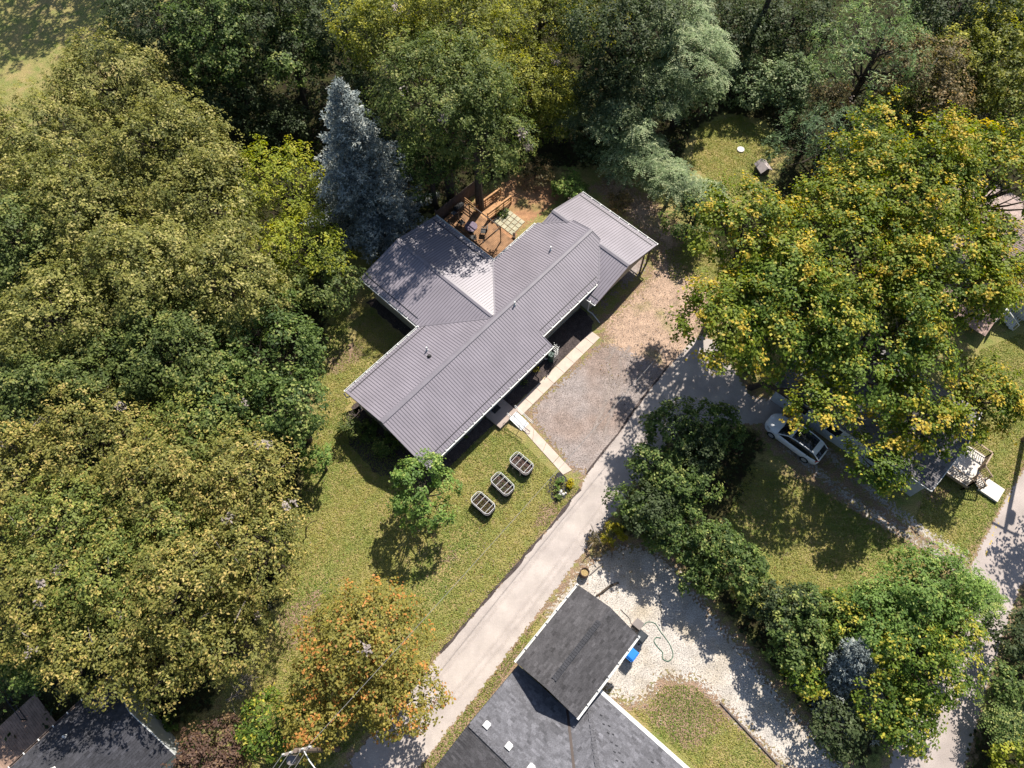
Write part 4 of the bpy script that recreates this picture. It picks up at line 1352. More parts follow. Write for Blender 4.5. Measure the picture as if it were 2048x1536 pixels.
# ------------------------------------------------------------------ poles and wires
bp = P(676, 1498)
up_ = thing('utility_pole', 'weathered utility pole with crossarm and lamp rising through the orange tree', 'utility pole', bp)
ht = 10.2
q = MB(); q.tube([bp, bp + Vector((0, 0, ht))], [.17, .12], 10); q.build('pole', M['pole'], up_)
tp = bp + Vector((0, 0, ht))
q = MB(); q.bar(tp + Vector((-.75, -.22, -.35)), tp + Vector((.75, .18, -.35)), .14, .16); q.build('crossarm', M['bark_pale'], up_)
for s in (-.65, -.3, .3, .65):
    p = tp + Vector((s, s * .27, -.27)); q = MB(); q.tube([p, p + Vector((0, 0, .18))], [.06, .035], 7); q.build('insulator', M['white'], up_)
q = MB(); q.tube([tp + Vector((-.35, -.45, -1.6)), tp + Vector((-.35, -.45, -.7))], .24, 12); q.build('transformer', M['greybox'], up_)
lp = tp + Vector((.15, -.05, -1.2)); le = tp + Vector((1.0, -.95, -.9))
q = MB(); q.tube([lp, lp.lerp(le, .5) + Vector((0, 0, .2)), le], .03, 6); q.build('lamp_arm', M['alu'], up_)
q = MB(); d_ = (le - lp); d_.z = 0; d_.normalize()
q.tube([le - d_ * .05, le + d_ * .12, le + d_ * .42, le + d_ * .62, le + d_ * .68], [.07, .12, .24, .22, .08], 10); q.build('street_lamp', M['lamp_clear'], up_)


def wire(a, b, sag, label, r=.011):
    a, b = Vector(a), Vector(b)
    pts = [a.lerp(b, i / 24) + Vector((0, 0, -4 * sag * (i / 24) * (1 - i / 24))) for i in range(25)]
    return tag(MB().tube(pts, r, 4).build('overhead_wire', M['wire']), label, 'wire', 'overhead wires')


far = P(1448, 560, 6.5)
wire(tp + Vector((.5, .13, -.2)), far, .9, 'overhead wire sagging above the lane towards the yellow maples', .012)
for s, k in ((-.65, 0), (-.3, .5), (.3, 1.0), (.65, 1.5)):
    A = tp + Vector((s, s * .27, -.08))
    wire(A, A + Vector((-9 + k * .3, -13, -.4)), .4, ('leftmost', 'second', 'third', 'rightmost')[int(k / .5)] + ' of the four overhead wires leaving the pole towards the lower edge', .012)
rp_ = P(2046, 880)
up2 = thing('utility_pole', 'tall wooden utility pole beside the paved road at the right edge', 'utility pole', rp_)
q = MB(); q.tube([rp_, rp_ + Vector((.15, 0, 9.5))], [.19, .13], 10); q.build('pole', M['pole'], up2)
q = MB(); q.tube([rp_ + Vector((.4, 0, 7.6)), rp_ + Vector((.4, 0, 8.5))], .25, 10); q.build('transformer', M['greybox'], up2)
q = MB(); q.bar(rp_ + Vector((-.7, .5, 9.2)), rp_ + Vector((.9, -.5, 9.2)), .12); q.build('crossarm', M['pole'], up2)

# ------------------------------------------------------------------ vegetation
LEAFCOUNT = [0]


def unit(v):
    return v / (np.linalg.norm(v, axis=-1, keepdims=True) + 1e-9)


def leaf_mesh(name, pos, nrm, L, Wd, col, rg, fold=.12, tdir=None):
    n = len(pos)
    LEAFCOUNT[0] += n
    r = rg.normal(size=(n, 3)) if tdir is None else tdir
    t = r - nrm * (r * nrm).sum(1, keepdims=True)
    t /= np.linalg.norm(t, axis=1, keepdims=True) + 1e-9
    s = np.cross(nrm, t)
    L = np.asarray(L).reshape(-1, 1) * np.ones((n, 1)); Wd = np.asarray(Wd).reshape(-1, 1) * np.ones((n, 1))
    V = np.stack([pos - t * L * .5, pos + s * Wd * .5 + nrm * L * fold + t * L * .05, pos + t * L * .5, pos - s * Wd * .5 + nrm * L * fold + t * L * .05], 1).reshape(-1, 3)
    F = np.arange(4 * n).reshape(-1, 4)
    me = np_mesh(name, V, F)
    a = me.attributes.new('leafcol', 'FLOAT_COLOR', 'FACE')
    c4 = np.ones((n, 4), np.float32); c4[:, :3] = np.clip(col, 0.004, .9)
    a.data.foreach_set('color', c4.ravel())
    return me




raised_bed(1043, 927, 'caged raised garden bed nearest the corner of the sidewalk', 1)
raised_bed(1005, 968, 'caged raised garden bed in the middle of the row of three', 2)
raised_bed(966, 1007, 'caged raised garden bed farthest from the sidewalk and nearest the small maple', 3)


PAL = dict(  # inner (darkened to deepen the shade within crowns), outer, tip, chance of tip
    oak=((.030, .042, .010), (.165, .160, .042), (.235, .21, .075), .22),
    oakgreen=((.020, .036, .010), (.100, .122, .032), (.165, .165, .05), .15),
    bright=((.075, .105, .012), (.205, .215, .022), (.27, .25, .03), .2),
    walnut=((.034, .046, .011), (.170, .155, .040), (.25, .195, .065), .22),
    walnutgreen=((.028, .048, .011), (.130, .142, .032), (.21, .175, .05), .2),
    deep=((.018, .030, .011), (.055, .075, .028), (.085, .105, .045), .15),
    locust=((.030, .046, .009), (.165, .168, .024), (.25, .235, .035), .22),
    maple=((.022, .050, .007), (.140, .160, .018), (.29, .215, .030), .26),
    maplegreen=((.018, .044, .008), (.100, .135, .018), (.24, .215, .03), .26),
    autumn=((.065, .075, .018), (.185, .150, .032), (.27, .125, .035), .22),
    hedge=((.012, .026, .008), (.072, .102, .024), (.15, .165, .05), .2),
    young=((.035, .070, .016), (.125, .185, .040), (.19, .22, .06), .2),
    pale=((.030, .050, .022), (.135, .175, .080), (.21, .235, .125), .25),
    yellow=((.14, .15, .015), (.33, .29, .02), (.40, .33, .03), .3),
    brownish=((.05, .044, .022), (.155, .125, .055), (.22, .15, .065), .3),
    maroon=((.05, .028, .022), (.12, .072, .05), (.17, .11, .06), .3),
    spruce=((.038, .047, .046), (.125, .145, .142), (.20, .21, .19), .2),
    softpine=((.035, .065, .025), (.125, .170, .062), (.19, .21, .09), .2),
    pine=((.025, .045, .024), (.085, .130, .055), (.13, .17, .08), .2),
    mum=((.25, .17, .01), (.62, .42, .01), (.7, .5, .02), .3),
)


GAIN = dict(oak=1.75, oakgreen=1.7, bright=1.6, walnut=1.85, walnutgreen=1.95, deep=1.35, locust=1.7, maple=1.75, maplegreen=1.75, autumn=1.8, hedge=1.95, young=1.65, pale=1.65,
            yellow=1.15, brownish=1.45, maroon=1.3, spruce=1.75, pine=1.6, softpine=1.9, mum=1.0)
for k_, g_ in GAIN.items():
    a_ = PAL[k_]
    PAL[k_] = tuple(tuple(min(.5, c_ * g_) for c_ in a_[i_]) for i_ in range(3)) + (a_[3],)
SUNV = np.array(sd)


def crown_points(rg, R, RZ, nl, coverage, leaf, clump, lobe=.46, spread=.62, spray=0):
    """leaf positions and directions for a lobed broadleaf crown centred on the origin"""
    i = np.arange(nl) + .5
    z = 1 - 1.55 * i / nl
    th = np.pi * (1 + 5 ** .5) * i + rg.uniform(0, 6.28)
    dl = np.stack([np.cos(th) * np.sqrt(np.maximum(0, 1 - z * z)), np.sin(th) * np.sqrt(np.maximum(0, 1 - z * z)), z], 1)
    dl = unit(dl + rg.normal(size=dl.shape) * .16)
    fr = spread * rg.uniform(.66, 1.2, nl)[:, None]
    S = np.array([R, R, RZ])
    lc = dl * fr * S
    lr = R * lobe * rg.uniform(.72, 1.2, nl)
    area = 4 * lr ** 2
    ncl = np.maximum(6, area.sum() * .78 / clump ** 2)
    k = rg.choice(nl, int(ncl), p=area / area.sum())
    d = unit(rg.normal(size=(len(k), 3)) + dl[k] * .75 + np.array([0, 0, .35]))
    ff = np.where(rg.uniform(0, 1, len(k)) < .22, rg.uniform(1.05, 1.32, len(k)), rg.uniform(.6, 1.06, len(k)))
    cc = lc[k] + d * (lr[k] * ff)[:, None] * np.array([1, 1, .85])
    cr = clump * rg.uniform(.6, 1.3, len(k))
    la = leaf * leaf * .62 * .5
    N = int(coverage * math.pi * R * R / la)
    p = cr ** 2
    c = rg.choice(len(k), N, p=p / p.sum())
    cd = unit(d[c] + np.array([0, 0, .45]))
    g = rg.normal(size=(N, 3)) * .40
    g -= cd * (g * cd).sum(1, keepdims=True) * .45
    if spray:
        hd = np.array(d[c]); hd[:, 2] *= .25; hd = unit(hd)
        g += hd * (np.abs(rg.normal(size=(N, 1))) * .75 - .3) * spray
        g[:, 2] *= .62
    pos = cc[c] + g * cr[c][:, None]
    nrm = unit(cd * 1.1 + SUNV * .55 + rg.normal(size=(N, 3)) * .45)
    out = np.clip(np.linalg.norm(pos / S, axis=1), 0, 1.3)
    ctone = rg.uniform(0, 1, len(k))[c]
    return pos, nrm, out, ctone, lc, lr, cc


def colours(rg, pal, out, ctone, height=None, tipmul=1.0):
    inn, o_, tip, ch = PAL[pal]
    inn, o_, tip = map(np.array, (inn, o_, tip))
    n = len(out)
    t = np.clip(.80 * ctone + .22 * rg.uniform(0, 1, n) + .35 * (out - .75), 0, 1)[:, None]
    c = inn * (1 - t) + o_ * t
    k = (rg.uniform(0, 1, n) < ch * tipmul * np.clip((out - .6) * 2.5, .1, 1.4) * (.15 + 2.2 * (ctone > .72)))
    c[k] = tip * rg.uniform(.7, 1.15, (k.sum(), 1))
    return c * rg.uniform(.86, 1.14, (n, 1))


def limbs(rg, base, top, h, lc, lr, R, rt, n_lim, cc=None):
    m = MB()
    lean = Vector((top[0] - base.x, top[1] - base.y, 0))
    tr_ = [base, base + lean * .15 + Vector((rg.normal() * .05, rg.normal() * .05, h * .25)), base + lean * .5 + Vector((0, 0, h * .5)), base + lean * .9 + Vector((0, 0, h * .78))]
    m.tube(tr_, [rt * 1.25, rt, rt * .7, rt * .25], 8)
    T = Vector((top[0], top[1], top[2]))
    for i in range(min(n_lim, len(lc))):
        e = T + Vector(lc[i]) * 1.02
        s = tr_[1].lerp(tr_[3], rg.uniform(.1, .8))
        mid = s.lerp(e, .55) + Vector((0, 0, -.06 * R + rg.normal() * .12))
        m.tube([s, mid, e], [rt * .42, rt * .26, rt * .07], 5, False)
        for j in range(3):
            d = Vector(unit(rg.normal(size=3) + np.array([0, 0, .3])))
            a = mid.lerp(e, rg.uniform(.2, .9))
            m.tube([a, a + d * lr[i] * .95], [rt * .13, rt * .03], 4, False)
    return m


TREES = []


def tree(name, pal, u, v, R, h, label, cat='tree', vr=.8, leaf=.25, cov=3.0, clump=.5, nl=14, lobe=.46, spread=.62, group=None, webs=0, bark='bark', base=None, rt=None, tipmul=1.0, twigs=0, wid=.62, spray=0):
    seed = abs(hash_(name + str(u) + str(v))) % (2 ** 31)
    rg = np.random.default_rng(seed)
    RZ = R * vr
    zc = max(h - RZ, RZ * .6)
    C = P(u, v, zc)
    b = Vector((C.x, C.y, 0)) if base is None else P(*base)
    t = thing(name, label, cat, b, 0, group)
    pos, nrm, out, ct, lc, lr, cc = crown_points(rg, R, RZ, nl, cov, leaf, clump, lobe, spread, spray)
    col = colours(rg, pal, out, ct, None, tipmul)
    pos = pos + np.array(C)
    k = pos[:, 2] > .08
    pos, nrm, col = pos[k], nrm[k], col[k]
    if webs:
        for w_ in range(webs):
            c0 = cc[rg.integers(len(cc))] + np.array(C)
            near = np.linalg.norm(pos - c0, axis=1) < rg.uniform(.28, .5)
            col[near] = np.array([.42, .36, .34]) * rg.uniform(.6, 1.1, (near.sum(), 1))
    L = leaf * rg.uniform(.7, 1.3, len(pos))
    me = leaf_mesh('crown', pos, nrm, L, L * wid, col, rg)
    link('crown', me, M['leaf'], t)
    mb = limbs(rg, b, (C.x, C.y, zc), h, lc, lr, R, rt or (.022 * h + .03), nl)
    mb.build('trunk', M[bark], t)
    if twigs:
        m = MB()
        for i in range(twigs):
            c0 = Vector(cc[rg.integers(len(cc))]) * .9 + C
            d = Vector(unit((np.array(c0 - C) / R) + rg.normal(size=3) * .45))
            p1 = c0 + d * rg.uniform(.6, 1.3)
            m.tube([c0, c0.lerp(p1, .5) + Vector((0, 0, .06)), p1], [.035, .025, .01], 4, False)
            d2 = Vector(unit(np.array(d) + rg.normal(size=3) * .6)); m.tube([c0.lerp(p1, .4), c0.lerp(p1, .4) + d2 * .5], [.02, .006], 4, False)
        m.build('bare_twigs', M['bark_pale'], t, kind='stuff')
    TREES.append(t)
    return t


def hash_(s):
    h = 5381
    for ch in s: h = (h * 33 + ord(ch)) & 0x7fffffff
    return h


def shrub(name, pal, u, v, R, h, label, cat='shrub', leaf=.2, cov=2.8, clump=.36, nl=8, group=None, **k):
    return tree(name, pal, u, v, R, h, label, cat, vr=min(.9, max(.45, h / R * .55)), leaf=leaf, cov=cov, clump=clump, nl=nl, lobe=.5, spread=.55, group=group, rt=.06, **k)


def conifer(name, pal, base, tip, R, label, dens=1.0, droop=.25, tuft=.42, leafL=.2, leafW=.05, levels=None, gap=.42, power=.85, z0=.6):
    """whorled branches hung with needle tufts; base and tip are where the photograph shows foot and top"""
    rg = np.random.default_rng(hash_(name + str(base)))
    b = P(*base)
    # height: the z whose projection falls nearest the photographed tip
    best = None
    for h in np.arange(3, 24, .1):
        p = P(tip[0], tip[1], h); e = (p.x - b.x) ** 2 + (p.y - b.y) ** 2
        if best is None or e < best[0]: best = (e, h, p)
    h = best[1]; top = Vector((best[2].x, best[2].y, h))
    t = thing(name, label, 'tree', b)
    m = MB(); m.tube([b, b.lerp(top, .5), top], [.2, .12, .02], 8); 
    Ps, Ns, Cs, Ts = [], [], [], []
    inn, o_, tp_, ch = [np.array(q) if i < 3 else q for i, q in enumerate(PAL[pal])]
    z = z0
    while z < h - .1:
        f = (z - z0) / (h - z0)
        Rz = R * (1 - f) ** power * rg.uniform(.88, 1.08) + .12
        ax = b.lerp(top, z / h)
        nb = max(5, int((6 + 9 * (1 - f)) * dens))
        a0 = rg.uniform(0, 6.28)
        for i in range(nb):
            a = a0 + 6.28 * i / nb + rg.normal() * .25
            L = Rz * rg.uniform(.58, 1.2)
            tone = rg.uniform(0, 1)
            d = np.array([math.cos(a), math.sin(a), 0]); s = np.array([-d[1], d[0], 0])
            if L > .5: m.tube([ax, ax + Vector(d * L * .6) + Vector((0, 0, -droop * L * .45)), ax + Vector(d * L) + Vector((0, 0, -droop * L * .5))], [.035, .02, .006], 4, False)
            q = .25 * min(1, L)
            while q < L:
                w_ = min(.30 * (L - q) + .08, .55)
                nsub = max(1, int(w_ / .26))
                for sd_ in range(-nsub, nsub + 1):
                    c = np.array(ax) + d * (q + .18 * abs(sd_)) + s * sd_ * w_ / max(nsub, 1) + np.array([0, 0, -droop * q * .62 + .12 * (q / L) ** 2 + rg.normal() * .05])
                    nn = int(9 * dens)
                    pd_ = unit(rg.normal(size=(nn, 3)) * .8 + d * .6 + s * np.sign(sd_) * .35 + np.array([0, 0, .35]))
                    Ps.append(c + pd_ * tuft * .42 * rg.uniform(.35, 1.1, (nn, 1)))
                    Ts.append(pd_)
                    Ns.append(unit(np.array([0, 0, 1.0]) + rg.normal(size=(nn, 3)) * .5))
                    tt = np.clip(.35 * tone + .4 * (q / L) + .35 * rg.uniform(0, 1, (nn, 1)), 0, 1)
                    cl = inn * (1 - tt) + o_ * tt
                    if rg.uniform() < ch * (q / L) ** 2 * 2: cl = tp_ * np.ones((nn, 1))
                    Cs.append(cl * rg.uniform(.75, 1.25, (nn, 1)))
                q += .34
        z += gap * (1 - .45 * f)
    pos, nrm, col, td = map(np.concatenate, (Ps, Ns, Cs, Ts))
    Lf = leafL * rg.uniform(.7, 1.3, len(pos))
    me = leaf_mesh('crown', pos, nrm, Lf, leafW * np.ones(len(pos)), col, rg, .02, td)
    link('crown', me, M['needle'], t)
    m.build('trunk', M['bark'], t)
    return t


def frond_tree(name, u, v, R, h, label, pal='pale', n=70, fl=.85, vr=.75, cat='tree', extra=1.2, leaf=.2):
    """compound leaves in rosettes over an ordinary leafy interior"""
    rg = np.random.default_rng(hash_(name + str(u)))
    RZ = R * vr; zc = max(h - RZ, RZ * .6); C = P(u, v, zc); b = Vector((C.x, C.y, 0))
    t = thing(name, label, cat, b)
    pos, nrm, out, ct, lc, lr, cc = crown_points(rg, R * .93, RZ * .93, 10, extra, leaf, .45)
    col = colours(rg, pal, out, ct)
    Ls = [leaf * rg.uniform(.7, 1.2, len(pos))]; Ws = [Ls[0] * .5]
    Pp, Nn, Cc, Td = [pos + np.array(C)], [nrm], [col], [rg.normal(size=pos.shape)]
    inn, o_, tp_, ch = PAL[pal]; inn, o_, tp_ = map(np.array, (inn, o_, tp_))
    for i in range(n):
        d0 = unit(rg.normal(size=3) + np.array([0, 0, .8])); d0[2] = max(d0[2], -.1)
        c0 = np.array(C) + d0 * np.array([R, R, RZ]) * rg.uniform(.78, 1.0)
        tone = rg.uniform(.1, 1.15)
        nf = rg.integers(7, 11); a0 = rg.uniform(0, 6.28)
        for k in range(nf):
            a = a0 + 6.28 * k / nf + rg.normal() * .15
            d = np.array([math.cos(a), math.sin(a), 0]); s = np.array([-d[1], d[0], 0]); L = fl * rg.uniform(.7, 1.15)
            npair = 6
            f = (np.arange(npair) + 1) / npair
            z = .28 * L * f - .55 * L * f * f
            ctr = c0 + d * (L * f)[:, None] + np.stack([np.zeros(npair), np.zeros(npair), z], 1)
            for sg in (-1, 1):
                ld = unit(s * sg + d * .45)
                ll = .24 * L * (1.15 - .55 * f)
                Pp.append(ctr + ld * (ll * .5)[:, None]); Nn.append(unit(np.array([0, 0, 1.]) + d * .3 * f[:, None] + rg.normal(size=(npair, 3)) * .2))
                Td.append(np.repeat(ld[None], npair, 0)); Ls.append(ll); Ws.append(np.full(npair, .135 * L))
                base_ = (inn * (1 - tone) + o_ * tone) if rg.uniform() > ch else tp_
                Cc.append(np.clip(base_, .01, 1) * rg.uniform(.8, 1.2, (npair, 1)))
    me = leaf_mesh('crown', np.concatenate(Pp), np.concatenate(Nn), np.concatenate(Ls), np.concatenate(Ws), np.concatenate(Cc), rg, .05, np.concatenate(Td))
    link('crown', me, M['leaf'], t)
    limbs(rg, b, (C.x, C.y, zc), h, lc, lr, R, .03 * h + .02, 10).build('trunk', M['bark'], t)
    return t
B_ = 'broadleaf_tree'
GL = 'olive green trees on the left'
# --- olive-green wood on the left
for pal, u, v, R, h, lab in (
    ('oak', 60, 290, 4.9, 11.5, 'olive green tree at the left edge directly below the sunlit lawn corner'),
    ('oak', 225, 170, 4.6, 11, 'olive tree whose crown stands highest against the sunlit corner lawn'),
    ('oak', 330, 300, 5.0, 12, 'broad olive tree bordering the dark shaded wood left of the blue spruce'),
    ('oak', 150, 420, 5.0, 12, 'olive tree with a dark limb showing, second row below the corner lawn'),
    ('oak', 420, 420, 4.4, 11, 'golden olive tree just left of the bright yellow-green tree'),
    ('oakgreen', 40, 500, 4.4, 11, 'greyish olive tree at the left edge in the middle of the wood'),
    ('oak', 270, 560, 4.8, 12, 'olive crown in the middle of the left wood above a dark gap'),
    ('oak', 450, 570, 4.2, 11, 'olive crown between the bright yellow-green tree and the middle of the wood'),
    ('oak', 110, 650, 4.6, 11.5, 'olive tree at the left edge below the greyish one'),
    ('oakgreen', 350, 700, 4.2, 10.5, 'dark olive tree next to the deep green trees in the left wood'),
    ('oakgreen', 210, 745, 3.8, 10, 'green olive tree above the golden brown trees'),
    ('oakgreen', 60, 790, 3.8, 10, 'dark olive tree at the left edge where olive gives way to golden brown'),
):
    tree(B_, pal, u, v, R, h, lab, leaf=.20, cov=3.0, clump=.5, nl=16, group=GL)
tree(B_, 'bright', 560, 380, 3.5, 9.5, 'bright yellow-green tree left of the blue spruce', leaf=.24, clump=.5, spread=.66, wid=.4)
tree(B_, 'bright', 612, 495, 3.1, 8, 'yellow-green tree leaning towards the house gable end', leaf=.24, clump=.5, wid=.4)
tree(B_, 'oakgreen', 645, 570, 2.7, 6.5, 'low green tree touching the left corner of the metal roof', leaf=.23)
GD = 'deep green trees between the wood and the lawn'
tree(B_, 'hedge', 540, 690, 3.6, 9, 'deep green tree facing the bare pink soil patch on the lawn', leaf=.23, group=GD)
tree(B_, 'hedge', 440, 790, 3.4, 8.5, 'deep green tree above the golden brown crowns, away from the lawn', leaf=.23, group=GD)
tree(B_, 'hedge', 575, 815, 3.0, 8.5, 'deep green tree at the lawn edge left of the house corner', leaf=.24, group=GD)
# --- golden brown trees
GB = 'golden brown trees at the lower left'
for pal, u, v, R, h, lab, tw in (
    ('walnut', 190, 880, 4.1, 10, 'golden brown tree highest on the left, below the dark olive tree', 3),
    ('walnut', 40, 960, 3.8, 10, 'golden brown tree at the left edge, uppermost of that edge', 3),
    ('walnutgreen', 385, 870, 3.4, 9.5, 'yellow-olive tree directly below the deep green trees', 2),
    ('walnut', 320, 960, 3.8, 10, 'golden brown crown in the upper middle with pale web patches', 4),
    ('walnut', 480, 950, 3.6, 10, 'golden brown tree nearest the young sapling on the lawn', 4),
    ('walnutgreen', 130, 1060, 3.8, 10, 'greener golden tree second from the left edge', 4),
    ('walnutgreen', 320, 1075, 3.6, 9.5, 'mixed green and golden crown in the very middle of the golden wood', 6),
    ('walnut', 500, 1090, 3.7, 10, 'golden tree with pale bare twigs reaching over the lawn', 9),
    ('walnut', 60, 1180, 3.8, 10, 'golden brown tree at the left edge above the deep shade', 4),
    ('walnutgreen', 200, 1190, 3.6, 9.5, 'green centred golden tree above the black roofed house', 4),
    ('walnut', 370, 1200, 3.8, 10, 'brown golden tree with bare twigs above the house gable', 8),
    ('walnut', 200, 1290, 3.3, 9, 'golden brown tree overhanging the eave of the black roof', 4),
    ('walnut', 310, 1330, 2.7, 7.5, 'thin golden tree just right of the black roof peak', 4),
    ('walnut', 440, 1270, 2.9, 8, 'thin brownish tree at the lawn edge above the fallen branch', 8),
):
    tree(B_, pal, u, v, R, h, lab, leaf=.20, cov=2.7, clump=.42, nl=18, group=GB, webs=3 if 'walnut' == pal else 1, twigs=tw, wid=.5)
tree(B_, 'walnutgreen', 560, 1080, 1.7, 4.5, 'sparse bare-branched small tree leaning onto the lawn edge', leaf=.17, cov=1.0, clump=.35, twigs=8)
tree(B_, 'hedge', 60, 1310, 2.4, 6, 'dark shaded tree above the wire fence corner', leaf=.22)
tree(B_, 'maroon', 420, 1530, 2.3, 5, 'maroon leaved small tree beside the black roofed house', leaf=.17, clump=.3)
# --- spruce and the back wood
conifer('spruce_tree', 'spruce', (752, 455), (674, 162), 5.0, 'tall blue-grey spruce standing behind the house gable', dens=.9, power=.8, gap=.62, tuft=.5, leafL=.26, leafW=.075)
for pal, u, v, R, h, lab in (
    ('deep', 330, 40, 5.0, 12, 'dark shaded tree at the upper edge nearest the corner lawn'),
    ('hedge', 440, 60, 5.0, 12.5, 'grey-green tree at the upper edge between two dark trees'),
    ('deep', 560, 40, 4.8, 12, 'dark blue-green tree at the upper edge above the spruce tip'),
    ('hedge', 580, 110, 3.4, 9, 'sunlit pale-topped green tree just above the spruce tip'),
    ('deep', 470, 190, 3.6, 7, 'very dark low tree in the shade left of the spruce'),
    ('deep', 560, 250, 2.6, 4.5, 'dark undergrowth tree beside the spruce with reddish floor'),
    ('deep', 690, 60, 4.4, 10, 'dark green tree at the upper edge between the spruce tip and the yellow-green group'),
    ('deep', 730, 190, 3.2, 6.5, 'dark shaded tree right of the spruce tip'),
    ('deep', 400, 200, 3.4, 6.5, 'dark low tree between the olive wood and the reddish shade'),
    ('deep', 790, 290, 2.6, 5, 'dark low tree right of the spruce near the house gable'),
    ('deep', 1250, 60, 4.8, 13, 'black-green tree at the upper edge right of the yellow-green group'),
    ('deep', 1230, 180, 4.0, 9, 'deep shaded tree between the yellow-green group and the frond trees'),
    ('deep', 1185, 275, 2.2, 4.2, 'dark bluish tree behind the courtyard, right of the yellow-green group'),
    ('deep', 1460, 60, 4.2, 8, 'dark tree beside the tall bare trunk at the upper edge'),
    ('deep', 1580, 60, 4.6, 7, 'dark green tree left of the tall soft pine'),
    ('deep', 1920, 25, 5.0, 12, 'dark green tree at the upper right edge left of the corner'),
):
    tree(B_, pal, u, v, R, h, lab, leaf=.24, cov=2.6, clump=.55, nl=14, group='dark trees of the back wood')
GY_ = 'tall yellow-green trees behind the house'
for pal, u, v, R, h, lab, wb in (
    ('locust', 790, 70, 4.6, 14, 'yellow-green tree leftmost of the tall group behind the house', 1),
    ('locust', 930, 60, 4.8, 15, 'yellow-green tree with pale web patches in its top', 3),
    ('locust', 1080, 40, 5.0, 9.5, 'bright yellow-green tree at the upper edge, top of the group', 1),
    ('locust', 1185, 25, 3.8, 8.5, 'bright yellow-green tree rightmost at the upper edge', 0),
    ('oakgreen', 880, 190, 5.2, 16, 'darker olive tree in the middle of the tall group', 3),
    ('locust', 1060, 180, 4.2, 7.5, 'yellow-green crown on the right side of the tall group', 1),
    ('oakgreen', 950, 250, 4.2, 13.5, 'olive crown above the courtyard fence', 3),
    ('locust', 1100, 240, 2.2, 4.4, 'yellow crown nearest the sunny orange earth', 0),
    ('hedge', 860, 325, 3.0, 8, 'shaded green tree between the spruce and the courtyard grill', 1),
    ('hedge', 1005, 318, 1.6, 3.2, 'dark green small tree hanging over the railed ramp', 0),
):
    tree(B_, pal, u, v, R, h, lab, leaf=.22, cov=3.0, clump=.52, nl=14, group=GY_, webs=wb, wid=.5)
# --- frond trees
GF = 'pale trees with feathery fronds'
for u, v, R, h, lab, n in (
    (1345, 40, 3.8, 11, 'pale frond-leaved tree at the upper edge left of the bare trunk', 60),
    (1380, 125, 3.8, 10, 'pale frond-leaved tree highest in the group beside the bare trunk', 80),
    (1310, 185, 3.2, 8, 'pale frond-leaved tree left of the sunny clearing', 60),
    (1240, 245, 2.8, 7, 'grey-green frond-leaved tree beside the dark bluish tree', 40),
    (1270, 315, 3.2, 5, 'pale frond-leaved tree behind the far garage corner', 80),
    (1345, 365, 1.9, 4.5, 'small pale frond-leaved tree on the right of the garage corner', 45),
    (1405, 400, 1.8, 4.5, 'bluish frond-leaved tree beside the orange-tipped maple', 40),
    (1140, 240, 1.8, 4, 'bluish frond-leaved tree peeping out beside the yellow crowns', 30),
):
    t = frond_tree('frond_tree', u, v, R, h, lab, n=n); t['group'] = GF
tree(B_, 'hedge', 1380, 440, 2.0, 4.2, 'dark green bush-like tree between dirt yard and maples', leaf=.22)
tree(B_, 'pale', 1580, 170, 3.2, 5, 'light green tree at the far rim of the sunny clearing', leaf=.25, clump=.5)
tree(B_, 'pale', 1490, 165, 2.6, 4.4, 'light grey-green tree just above the sunny clearing', leaf=.25, clump=.5)
tree(B_, 'pale', 1405, 190, 2.0, 4.5, 'light green tree on the left rim of the sunny clearing', leaf=.25, clump=.5)
tree('pine_tree', 'softpine', 1745, 120, 5.0, 13, 'tall soft light green pine at the upper right', vr=1.0, leaf=.34, cov=2.6, clump=.6, nl=20, lobe=.34, spread=.72, wid=.22)
tree('pine_tree', 'pine', 1650, 290, 3.9, 9.5, 'dark green pine shading the edge of the clearing', vr=.9, leaf=.32, cov=2.6, clump=.6, nl=16, lobe=.34, spread=.72, wid=.22)
tree(B_, 'brownish', 1655, 195, 1.8, 7.5, 'brownish vine-covered dead tree beside the dark pine', leaf=.2, webs=2, twigs=8, cov=2.0)
tree(B_, 'brownish', 1850, 165, 4.0, 11, 'brown-tinged tree with pale webs right of the light pine', leaf=.22, webs=5, twigs=8, cov=2.4)
tree(B_, 'walnutgreen', 1800, 235, 2.8, 8, 'thin brownish green tree above the orange-tipped maples', leaf=.22, twigs=6, cov=2.2)
for u, v, R, h, pal, lab in ((1965, 130, 4.6, 11, 'locust', 'mustard green tree at the right edge below the corner'), (2040, 40, 4.4, 11, 'locust', 'mustard green tree filling the upper right corner'),
                             (2030, 220, 3.6, 9, 'walnutgreen', 'mustard tree at the right edge above the maples')):
    tree(B_, pal, u, v, R, h, lab, leaf=.24, cov=2.9, group='mustard trees at the upper right')
# bare tall trunk
tb0 = P(1490, 130); tt = thing('bare_trunk', 'tall bare dark trunk rising out of the back wood', 'tree trunk', tb0)
MB().tube([tb0, tb0 + Vector((.1, 0, 6)), tb0 + Vector((.2, .1, 13))], [.28, .24, .18], 9).build('trunk', M['bark'], tt)
